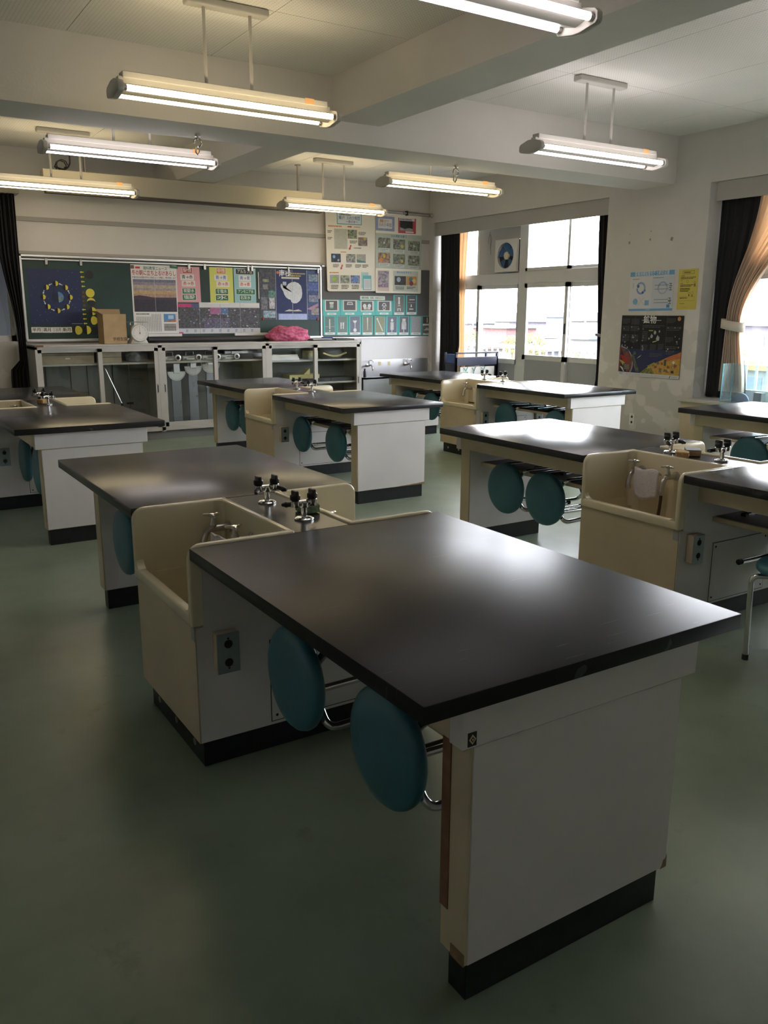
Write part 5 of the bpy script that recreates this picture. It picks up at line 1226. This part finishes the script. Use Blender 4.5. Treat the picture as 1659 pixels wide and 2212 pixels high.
def d_two(p): p.rect(.05, .03, .95, .40, (.05, .05, .05), .2); p.rect(.46, .08, .54, .35, LITE); p.rect(.05, .41, .98, .50, (.66, .68, .66)); p.rect(.05, .54, .95, .90, (.12, .12, .12), .3); p.poly([(.1, .75), (.5, .60), (.9, .75)], (.5, .5, .48))
NM = 'teal card with photo of '
card(187, 377, 1095, 1268, NM+'a small labelled bottle', d_bottle); card(380, 575, 1097, 1265, NM+'a shallow gridded tray', d_tray); card(574, 757, 1105, 1265, NM+'a pair of balance pans', d_bal); card(757, 945, 1105, 1262, NM+'ring shaped clamps', d_ring)
card(950, 1078, 1045, 1262, NM+'burner parts one above another', d_parts, True, bg_=(.14, .135, .125)); card(1085, 1210, 1045, 1258, NM+'a small flask under labels', d_flaskb, True)
for (x0, x1, lb, fn, bg_) in ((195, 328, 'a tall measuring cylinder', d_cyl, (.13, .20, .19)), (332, 462, 'two beakers', d_beak, (.16, .21, .20)), (468, 602, 'a funnel over a round flask', d_flask, (.15, .16, .23)), (608, 730, 'a straight pipette', d_pip, (.20, .21, .16)), (745, 866, 'a slanting stirring rod', d_rod, (.24, .25, .15)), (870, 1000, 'a narrow stoppered bottle', d_stop, (.11, .12, .18)), (1003, 1125, 'a wide stoppered jar', d_jar, (.10, .10, .14)), (1130, 1260, 'plain grey filter paper', d_blank, (.3, .3, .3)), (1265, 1372, 'two small dark pictures', d_two, (.1, .1, .1))):
    card(x0, x1, 1270, 1478, NM+lb, fn, True, bg_=bg_)
a, b_ = C3(590, 1095), C3(860, 1045); o, p = sheet('title_card', 'pale title card above the teal apparatus cards', 'card', 'back', YS, a.x, a.z, b_.x-a.x, .052, mat('pale_green_paper', (.60, .66, .58), .6))
p.text('実験用具、名前、おぼえよう', .5, .5, .028, (.03, .05, .05), .86); p.build(o)

# river posters: two large boards hung from the rod
YP = 9.790
def photo(p, u0, v0, u1, v1, c_, cap=True, blobs=()):
    p.rect(u0, v0, u1, v1, c_, .75)
    for (u, v, r_, cc) in blobs: p.disc(u0+(u1-u0)*u, v0+(v1-v0)*v, r_*(v1-v0), cc, .2, n=9)
OR_ = (.62, .22, .05); GR_ = (.16, .17, .13)
o, p = sheet('river_poster', 'large cream river activity poster with blue title frame and orange captions', 'poster', 'back', YP, 5.338, 1.680, .735, 1.00, PAPERC, .018, .006, round_=.03)
p.rect(.22, .03, .72, .175, (.12, .38, .50)); p.rect(.235, .04, .705, .165, (.70, .74, .74)); p.scribble(.27, .045, .52, .068, 1, (.04, .04, .04))
p.text('輝け！川の少年団', .47, .098, .052, (.05, .10, .33), .42); p.text('～命の水～', .52, .142, .042, (.05, .10, .33), .24)
p.scribble(.05, .185, .38, .215, 1, OR_); p.poly([(.43, .193), (.49, .193), (.49, .185), (.52, .20), (.49, .215), (.49, .207), (.43, .207)], (.55, .07, .07)); p.scribble(.56, .19, .69, .212, 1, OR_)
p.rect(.16, .23, .42, .475, (.48, .47, .38), .08); p.scribble(.03, .25, .12, .285, 2, DK); p.scribble(.03, .33, .12, .365, 2, DK)
photo(p, .43, .235, .62, .345, (.22, .25, .15)); photo(p, .64, .325, .83, .43, (.26, .20, .17), blobs=((.7, .2, .18, (.6, .42, .05)), (.5, .6, .2, (.2, .18, .16)))); p.scribble(.65, .255, .80, .30, 3, DK); p.scribble(.47, .365, .62, .405, 3, DK); p.scribble(.55, .45, .76, .468, 1, DK)
for (u, v) in ((.46, .455), (.28, .70)): p.poly([(u+.02, v-.035), (u+.045, v-.028), (u+.02, v+.012), (u+.035, v+.018), (u-.01, v+.03), (u-.012, v-.002), (u, v+.004)], (.55, .07, .07))
p.scribble(.28, .502, .42, .522, 1, OR_); photo(p, .09, .535, .28, .64, (.02, .03, .06), blobs=((.3, .35, .2, (.2, .36, .55)), (.75, .75, .15, (.4, .4, .4)))); photo(p, .39, .535, .58, .64, (.30, .29, .26)); p.rect(.60, .535, .79, .64, (.36, .35, .29), .2); p.poly([(.60, .60), (.79, .625), (.79, .64), (.62, .64)], (.08, .20, .20))
for u in (.12, .38, .57, .72): p.scribble(u, .66, u+.12, .705, 3, DK, seed=3)
p.scribble(.05, .755, .25, .78, 1, OR_); p.rect(.055, .795, .24, .90, (.33, .33, .40), .1); p.disc(.148, .848, .042, (.28, .38, .10), .3); photo(p, .26, .80, .45, .90, (.30, .31, .25)); photo(p, .47, .80, .66, .90, (.18, .22, .36), blobs=((.5, .5, .35, (.12, .22, .52)),))
for u in (.07, .28, .49): p.scribble(u, .915, u+.15, .975, 3, DK, seed=7)
p.rect(.69, .76, .84, .96, (.42, .60, .58), .1); p.rect(.72, .80, .90, .985, (.10, .40, .46)); p.rect(.74, .845, .885, .975, (.66, .68, .68)); p.scribble(.75, .855, .88, .965, 9, (.4, .42, .45))
p.build(o)
o, p = sheet('river_poster', 'large cream river poster with green photo sheet and red picture frame', 'poster', 'back', YP-.008, 6.060, 1.672, .730, 1.02, PAPERC, .0, .006, round_=.02)
p.rect(0.0, .045, .40, .225, (.28, .32, .50), .15); p.rect(.05, .075, .35, .195, (.70, .69, .64)); p.text('輝け！', .20, .11, .048, (.45, .22, .03), .18); p.text('川の少年団', .20, .155, .048, (.18, .16, .35), .27)
p.rect(.48, .05, .87, .24, (.45, .08, .10)); p.rect(.52, .085, .80, .205, (.03, .03, .03), .4); p.poly([(.52, .165), (.62, .185), (.72, .17), (.80, .18), (.80, .205), (.52, .205)], (.35, .35, .33), .3); p.rect(.50, .052, .84, .083, (.65, .65, .66)); p.scribble(.51, .056, .83, .079, 1, (.03, .04, .1)); p.rect(.64, .212, .82, .232, (.66, .62, .6))
p.rect(0, .255, 1, .69, (.44, .48, .40), .05); p.text('川の笑顔を歌う', .50, .285, .034, (.04, .10, .30), .34)
for i in range(2):
    for j in range(3):
        u0 = .05+.325*j; v0 = .31+.185*i+.01*j; photo(p, u0, v0, u0+.26, v0+.125, (.20, .21, .16) if (i, j) != (1, 0) else (.3, .2, .14), blobs=(((.5, .3, .2, (.55, .40, .05)), (.25, .7, .25, (.6, .22, .06))) if (i, j) == (1, 0) else ((.75, .7, .17, (.55, .45, .08)),) if j == 1 else ((.5, .5, .12, (.5, .5, .48)),)))
        p.rect(u0+.03, v0+.13, u0+.24, v0+.165, (.58, .60, .54)); p.scribble(u0+.04, v0+.133, u0+.22, v0+.162, 3, (.2, .2, .2), seed=i*3+j)
p.rect(.04, .715, .29, .975, (.60, .46, .44)); photo(p, .055, .725, .275, .93, (.30, .25, .30)); p.rect(.38, .715, .93, .975, (.52, .56, .50), .04); p.text('命の水を守ろう', .62, .735, .032, (.05, .12, .42), .32)
p.rect(.41, .78, .66, .895, (.06, .05, .05), .3); p.disc(.50, .825, .032, (.35, .45, .55)); p.rect(.67, .78, .90, .895, (.50, .26, .07)); p.disc(.77, .82, .032, (.12, .22, .28)); p.disc(.84, .84, .030, (.62, .52, .22)); p.disc(.78, .87, .032, (.22, .05, .09))
p.scribble(.43, .91, .62, .955, 3, DK); p.scribble(.68, .91, .88, .945, 2, DK); p.build(o)

# ------------------------------------------------------------------ posters on the pillar
XP = XR-.002
def CP(u, v): return pix(u, v, 'x', XR)
def psheet(name, label, u0, v0, u1, v1, mt, tilt):
    a = CP(u0, v1); b_ = CP(u1, v0); return sheet(name, label, 'poster', 'right', XP, a.y, a.z, a.y-b_.y, b_.z-a.z, mt, tilt)
o, p = psheet('mineral_poster', 'dark mineral poster with colourful globe and rocks on the pillar', 1336, 682, 1479, 809, mat('night_paper', (.012, .013, .018), .35), .0)
p.rect(0, .55, 1, .95, (.02, .028, .09)); p.rect(0, 0, 1, .55, (.010, .011, .014), .2)
p.text('鉱物', .47, .075, .085, (.74, .74, .74)); p.scribble(.34, .07, .39, .085, 1, LITE); p.scribble(.56, .068, .69, .085, 1, LITE); p.disc(.93, .05, .035, (.50, .26, .08), .4, n=7)
R2 = random.Random(11)
for (u0, v0, u1, v1) in ((.02, .05, .14, .14), (.17, .05, .30, .15), (.02, .17, .14, .26), (.16, .17, .30, .26), (.02, .31, .15, .44), (.17, .31, .30, .44), (.36, .15, .71, .20), (.36, .25, .45, .42), (.35, .47, .46, .57), (.50, .46, .60, .56), (.63, .45, .72, .55), (.50, .60, .70, .67), (.74, .04, .88, .12), (.74, .17, .97, .24), (.74, .34, .86, .42), (.75, .48, .97, .53), (.76, .55, .88, .62)):
    p.scribble(u0, v0, u1, v1, max(2, int((v1-v0)/.018)), (.085, .085, .085), seed=int(u0*99))
for k in range(46):
    u, v = R2.choice([.03, .07, .11, .16, .2, .24, .28, .37, .42, .77, .82, .87, .91, .94])+R2.random()*.02, R2.choice([.19, .22, .33, .36, .41, .44, .5, .53, .56]); s_ = R2.uniform(.010, .017); p.disc(u, v, s_, R2.choice([(.30, .30, .29), (.40, .38, .36), (.2, .2, .2), (.18, .12, .1)]), .5, n=6)
for (u, v, s_) in ((.57, .27, .035), (.52, .33, .035), (.62, .36, .048), (.64, .25, .022), (.48, .37, .02)): p.poly([(u-s_*.6, v+s_*.2), (u-.1*s_, v-s_), (u+s_*.6, v-.2*s_), (u+s_*.45, v+s_*.8), (u-.3*s_, v+s_)], (.42, .41, .40), .35)
p.rect(.47, .235, .54, .25, (.42, .46, .05)); p.poly([(.54, .42), (.60, .40), (.605, .415), (.545, .436)], (.55, .52, .10)); p.rect(.03, .18, .035, .183, LITE)
# sky glow rim and meteor, printed
p.disc(.02, .80, .285, (.33, .38, .45), 0, -.62, PI/2, 22); p.disc(.02, .80, .27, (.20, .055, .04), .25, -.58, PI/2, 22); p.rect(0, .535, .025, .95, (.20, .055, .04))
p.disc(.02, .86, .20, (.34, .03, .03), .1, -.45, PI/2, 20); p.disc(.0, .93, .19, (.40, .36, .08), .1, .0, PI/2, 16); p.disc(.02, .95, .10, (.62, .60, .40), 0, .0, PI/2, 12)
p.disc(.26, .62, .03, (.06, .13, .07), .3); p.poly([(.06, .56), (.15, .555), (.17, .61), (.07, .62)], (.08, .08, .08), .4); p.poly([(.24, .62), (.36, .93), (.30, .93), (.20, .68)], (.10, .11, .09), .6)
p.poly([(.30, .71), (.34, .67), (.38, .64), (.35, .68)], (.55, .52, .30))
p.poly([(.36, .95), (.45, .87), (.55, .80), (.66, .74), (.80, .66), (.90, .62), (1, .57), (1, .95)], (.50, .30, .06), .18); p.poly([(.80, .66), (.88, .62), (1, .58), (1, .67), (.88, .70), (.74, .75)], (.48, .14, .05), .1); p.poly([(.36, .95), (.45, .87), (.55, .84), (.62, .95)], (.20, .19, .06), .5); p.poly([(.48, .82), (.60, .75), (.62, .80), (.52, .84)], (.34, .30, .08), .5)
for k in range(14): u, v = R2.uniform(.58, .95), R2.uniform(.74, .92); s_ = .02; p.rect(u-s_, v-s_, u+s_, v+s_, R2.choice([(.06, .06, .06), (.30, .10, .05), (.15, .13, .1), (.40, .32, .15)]), .5)
p.disc(.90, .74, .025, (.68, .66, .60)); p.rect(.75, .70, .785, .80, (.08, .07, .06)); p.rect(.08, .80, .20, .91, (.07, .06, .05), .3); p.scribble(.10, .81, .19, .90, 6, (.3, .28, .26))
p.rect(0, .945, 1, 1, (.60, .61, .64)); p.scribble(.02, .955, .09, .985, 2, (.12, .2, .35)); p.scribble(.14, .96, .80, .99, 3, (.42, .43, .46)); p.disc(.86, .965, .009, (.03, .03, .03)); p.disc(.855, .985, .009, (.03, .03, .03)); p.scribble(.88, .962, .98, .985, 2, (.3, .3, .32))
for u in (.235, .75): p.rect(u, 0, u+.003, .5, (.09, .09, .10))
p.build(o)
o, p = psheet('gas_tube_poster', 'white and blue gas detector instruction poster on the pillar', 1358, 584, 1459, 672, mat('pale_poster_paper', (.64, .64, .66), .5), .012)
SKY = (.14, .36, .62)
p.rect(0, 0, 1, .115, SKY); p.rect(0, .945, 1, 1, SKY); p.text('酸素用検知管を使う時の注意', .50, .058, .055, (.68, .70, .72), .78); p.scribble(.40, .957, .52, .985, 1, LITE)
p.rect(.52, .14, 1, .945, (.56, .60, .66)); p.ring(.26, .42, .16, .05, (.26, .38, .58), -1.2, PI-.4); p.ring(.27, .42, .16, .05, (.24, .38, .60), PI, 1.9*PI); p.disc(.31, .53, .035, (.05, .14, .36)); p.disc(.20, .37, .04, (.09, .17, .32), .3); p.disc(.36, .48, .03, (.2, .3, .5), .4)
p.ring(.76, .43, .16, .045, (.30, .40, .58), .2, PI); p.ring(.76, .43, .16, .035, (.40, .46, .58), PI, 2*PI+.2); p.disc(.15, .76, .08, (.20, .40, .62), .15); p.rect(.37, .73, .47, .86, (.22, .42, .64), .15); p.line(.22, .65, .36, .85, .012, (.58, .57, .58)); p.line(.36, .65, .22, .85, .012, (.58, .57, .58))
p.scribble(.06, .17, .24, .20, 1, (.2, .2, .22)); p.scribble(.54, .16, .86, .19, 1, (.2, .2, .22))
for v in (.36, .46, .72, .80): p.line(.58, v, .90, v, .004, (.10, .12, .15)); p.line(.94, v-.035, .94, v+.035, .006, (.08, .09, .1)); p.line(.90, v-.03, .96, v-.03, .006, (.08, .09, .1)); p.line(.90, v+.03, .97, v+.03, .006, (.08, .09, .1))
p.rect(.87, .85, .94, .93, (.10, .28, .50)); p.scribble(.07, .28, .10, .42, 4, (.35, .36, .4)); p.build(o)
o, p = psheet('yellow_notice', 'yellow handwritten notice sheet on the pillar beside the blue poster', 1461.5, 580, 1511, 669, mat('yellow_sheet', (.60, .50, .10), .6), .01)
INK = (.05, .045, .02)
for (a0, b0, c0, d0) in ((.20, .045, .80, .052), (.20, .115, .80, .122), (.20, .045, .21, .12), (.79, .045, .80, .12), (.10, .68, .90, .683), (.10, .78, .90, .783), (.10, .68, .103, .78), (.897, .68, .90, .78)): p.rect(a0, b0, c0, d0, INK)
p.scribble(.28, .062, .72, .105, 1, INK); p.scribble(.14, .15, .36, .18, 1, INK); p.scribble(.12, .19, .88, .25, 2, INK); p.scribble(.12, .27, .25, .29, 1, INK); p.scribble(.12, .34, .30, .36, 1, INK); p.scribble(.12, .375, .84, .44, 2, INK); p.scribble(.12, .46, .62, .56, 3, INK)
p.ring(.48, .31, .035, .006, INK); p.ring(.85, .34, .03, .006, INK); p.rect(.82, .37, .90, .44, (.22, .2, .08)); p.ring(.60, .60, .03, .005, INK); p.ring(.76, .60, .04, .005, INK); p.rect(.58, .63, .62, .67, INK); p.rect(.72, .64, .80, .68, (.30, .27, .08)); p.scribble(.14, .695, .62, .73, 1, INK); p.scribble(.14, .84, .45, .86, 1, INK); p.scribble(.30, .94, .66, .955, 1, (.5, .15, .05)); p.build(o)
# tape remains on the pillar
for i, (u, v) in enumerate(((1360, 525), (1405, 518), (1451, 516), (1361, 506), (1407, 500))):
    c = CP(u, v); s_ = (.022, .018, .030, .008, .010)[i]
    o, p = sheet('tape_scrap', 'small dirty tape scrap left high on the poster pillar', 'tape', 'right', XP, c.y+s_/2, c.z-s_/2, s_, s_*1.2, mat('dirty_tape', (.36, .33, .30), .7), R.uniform(-.2, .2), .0005, group='tape scraps on the pillar')
    p.scribble(.1, .2, .9, .9, 3, (.15, .13, .12), seed=i); p.build(o)

# ================================================================== OUTSIDE
GZ = -5.1
o = MB().box((7.6, -150, GZ-.3), (420, 420, GZ)).build('ground', mat('outdoor_ground', (.085, .085, .05), .9, var=.3, vscale=.05), None, False); o['kind'] = 'structure'
o = MB().box((7.35, -6, -.25), (8.75, 14, -.04)).build('balcony_floor', mat('concrete', (.25, .245, .235), .8), None, False); o['kind'] = 'structure'
r = thing('balcony_railing', 'white balcony railing outside the windows', 'railing', (8.55, 0, 0))
RW = mat('white_railing', (.30, .30, .32), .5)
MB().box((-.04, -6, .90), (.04, 14, .955), .006).build('top_rail', RW, r)
MB().box((-.02, -6, .08), (.02, 14, .13), .004).build('bottom_rail', RW, r)
bal = MB().box((-.012, -.012, .13), (.012, .012, .90)).mesh('baluster', RW, False)
for k in range(150): part('baluster', bal, r, (0, -6+.135*k, 0))
po = MB().box((-.03, -.03, -.04), (.03, .03, .90)).mesh('post', RW, False)
for k in range(10): part('post', po, r, (0, -6+2.1*k, 0))
# houses: distance from the ground they stand on, about 100-170 m away
def outside(u, v, X): return pix(u, v, 'x', X)
ROOFS = {'grey': mat('grey_tile', (.075, .075, .09), .6), 'blue': mat('blue_tile', (.055, .095, .15), .6), 'brown': mat('brown_tile', (.09, .06, .05), .7), 'orange': mat('orange_roof', (.20, .11, .04), .7)}
def house(x, y, w_, d, h, rh, wall, roof, label, ridge='y'):
    r = thing('house', label, 'house', (x, y, GZ))
    MB().box((-d/2, -w_/2, 0), (d/2, w_/2, h)).build('wall', wall, r, False)
    e = .6
    if ridge == 'x': mb = MB().prism([(-w_/2-e, h-.1), (w_/2+e, h-.1), (0, h+rh)], -d/2-e, d/2+e, 'x')
    else: mb = MB().prism([(-d/2-e, h-.1), (d/2+e, h-.1), (0, h+rh)], -w_/2-e, w_/2+e, 'y')
    mb.build('roof', ROOFS[roof], r, False)
    n = max(2, int(w_/2.6)); wm = MB().box((-.05, -.6, -.55), (.02, .6, .55)).mesh('window', mat('far_window', (.10, .12, .16), .2), False)
    for fl in range(int(h//2.6)):
        for k in range(n): part('window', wm, r, (-d/2, -w_/2+w_*(k+.5)/n, 1.4+2.6*fl))
    return r
PINKW = mat('pink_wall', (.16, .085, .085), .8); WHW = mat('pale_wall', (.17, .165, .16), .8); GRW = mat('grey_wall', (.11, .11, .13), .8); LAV = mat('lavender_wall', (.12, .112, .145), .8)
def at(u, X, v=700): return outside(u, v, X)
for (u, X, w_, d, h, rh, wl, rf, lb, rg) in ((1162, 104, 7.0, 7, 5.2, 1.9, LAV, 'grey', 'far gabled house with lavender wall seen through the doors', 'x'),
    (1090, 88, 8, 6, 4.4, .3, PINKW, 'grey', 'far flat pink house seen behind the yellow tree', 'y'),
    (1110, 132, 13, 8, 4.8, 1.9, WHW, 'grey', 'far pale house with long grey roof', 'y'),
    (1270, 85, 8, 8, 3.4, 1.7, WHW, 'blue', 'far pale house with bright blue roof', 'y'),
    (1186, 70, 3.5, 4, 2.4, 1.2, GRW, 'blue', 'low shed with slate blue roof near the pole', 'x'),
    (1055, 70, 6, 6, 2.3, 1.1, WHW, 'brown', 'low far house with brown hipped roof', 'y'),
    (1236, 128, 13, 8, 5.2, 1.6, WHW, 'grey', 'long far house roof behind the blue roofed house', 'y'),
    (1012, 108, 8, 7, 4.6, 1.4, GRW, 'grey', 'far grey house beside the orange curtain', 'y'),
    (1640, 75, 14, 8, 5.6, 1.0, LAV, 'grey', 'far lavender house seen beyond the cream curtain', 'y'),
    (1650, 60, 7, 6, 2.6, 1.5, WHW, 'orange', 'small far house with orange roof beyond the cream curtain', 'x')):
    c = at(u, X); house(X, c.y, w_, d, h, rh, wl, rf, lb, rg)
def tree(u, X, h, rad, col, label, seed):
    c = at(u, X); r = thing('tree', label, 'tree', (X, c.y, GZ)); R_ = random.Random(seed)
    MB().tube([(0, 0, 0), (.05, .05, h*.35), (0, .1, h*.6)], [.16, .13, .07], 8).build('trunk', mat('bark', (.12, .09, .06), .9), r)
    vs = []; fs = []
    for k in range(900):
        a = R_.uniform(0, 2*PI); b2 = math.acos(R_.uniform(-1, 1)); q = rad*R_.uniform(.55, 1)**.5*(1+.15*math.sin(5*a)); cx = Vector((q*math.sin(b2)*math.cos(a), q*math.sin(b2)*math.sin(a), h-rad*.8+q*.8*math.cos(b2)))
        s_ = rad*.085; t1 = Vector((R_.gauss(0, 1), R_.gauss(0, 1), R_.gauss(0, 1))).normalized()*s_; t2 = t1.orthogonal().normalized()*s_*.7; o_ = len(vs)
        vs += [cx-t1, cx+t2, cx+t1, cx-t2]; fs.append((o_, o_+1, o_+2, o_+3))
    MB().add(vs, fs).build('foliage', col, r, False)
YG = mat('yellow_green_leaves', (.14, .125, .03), .8); LG = mat('light_green_leaves', (.07, .11, .03), .8); DG = mat('dark_leaves', (.04, .065, .025), .8)
tree(1150, 62, 4.5, 1.7, YG, 'yellow green round tree outside the glass doors', 1); tree(1110, 58, 4.3, 1.1, YG, 'narrow yellow green tree beside the round tree', 2); tree(1020, 60, 4.6, 1.2, LG, 'light green tree outside beside the orange curtain', 3)
tree(1245, 55, 3.2, .9, LG, 'small light green tree outside by the blue roofed house', 4); tree(1180, 50, 2.9, .8, DG, 'small dark green tree outside by the shed', 5); tree(1608, 27, 3.5, .8, DG, 'thin dark tree outside beyond the cream curtain', 6); tree(1645, 25, 2.2, .8, LG, 'light green bush outside beyond the glass tank', 7)
def pole(u, X, h, label):
    c = at(u, X); r = thing('utility_pole', label, 'pole', (X, c.y, GZ)); MB().cyl((0, 0, 0), (0, 0, h), .14, 10).build('post', mat('grey_pole', (.11, .11, .12), .7), r)
    MB().box((-.06, -.8, h-.6), (.06, .8, h-.48)).box((-.06, -.6, h-1.2), (.06, .6, h-1.08)).build('crossarm', MATS['grey_pole'], r, False)
pole(1264, 90, 11.5, 'tall grey utility pole above the blue roof'); pole(1206, 95, 8.5, 'grey utility pole beside the gabled house'); pole(1022, 98, 9.0, 'thin utility pole near the orange curtain')
c = at(1199, 88); r = thing('water_tower', 'pale blue grey tower outside between the sliding doors', 'tower', (88, c.y, GZ)); TW = mat('pale_tower', (.11, .125, .16), .7)
MB().box((-.9, -.9, 0), (.9, .9, 6.0)).build('shaft', TW, r, False); MB().box((-1.2, -1.2, 6.0), (1.2, 1.2, 6.7)).build('cap', mat('tower_cap', (.085, .10, .14), .7), r, False)
c = outside(1640, 815, 30); o = MB().box((30, c.y-9, GZ), (42, c.y+9, GZ+1.6)).build('pool_basin', mat('cyan_pool', (.035, .14, .155), .4), None, False); tag(o, 'cyan outdoor pool basin seen beyond the glass tank', 'pool')
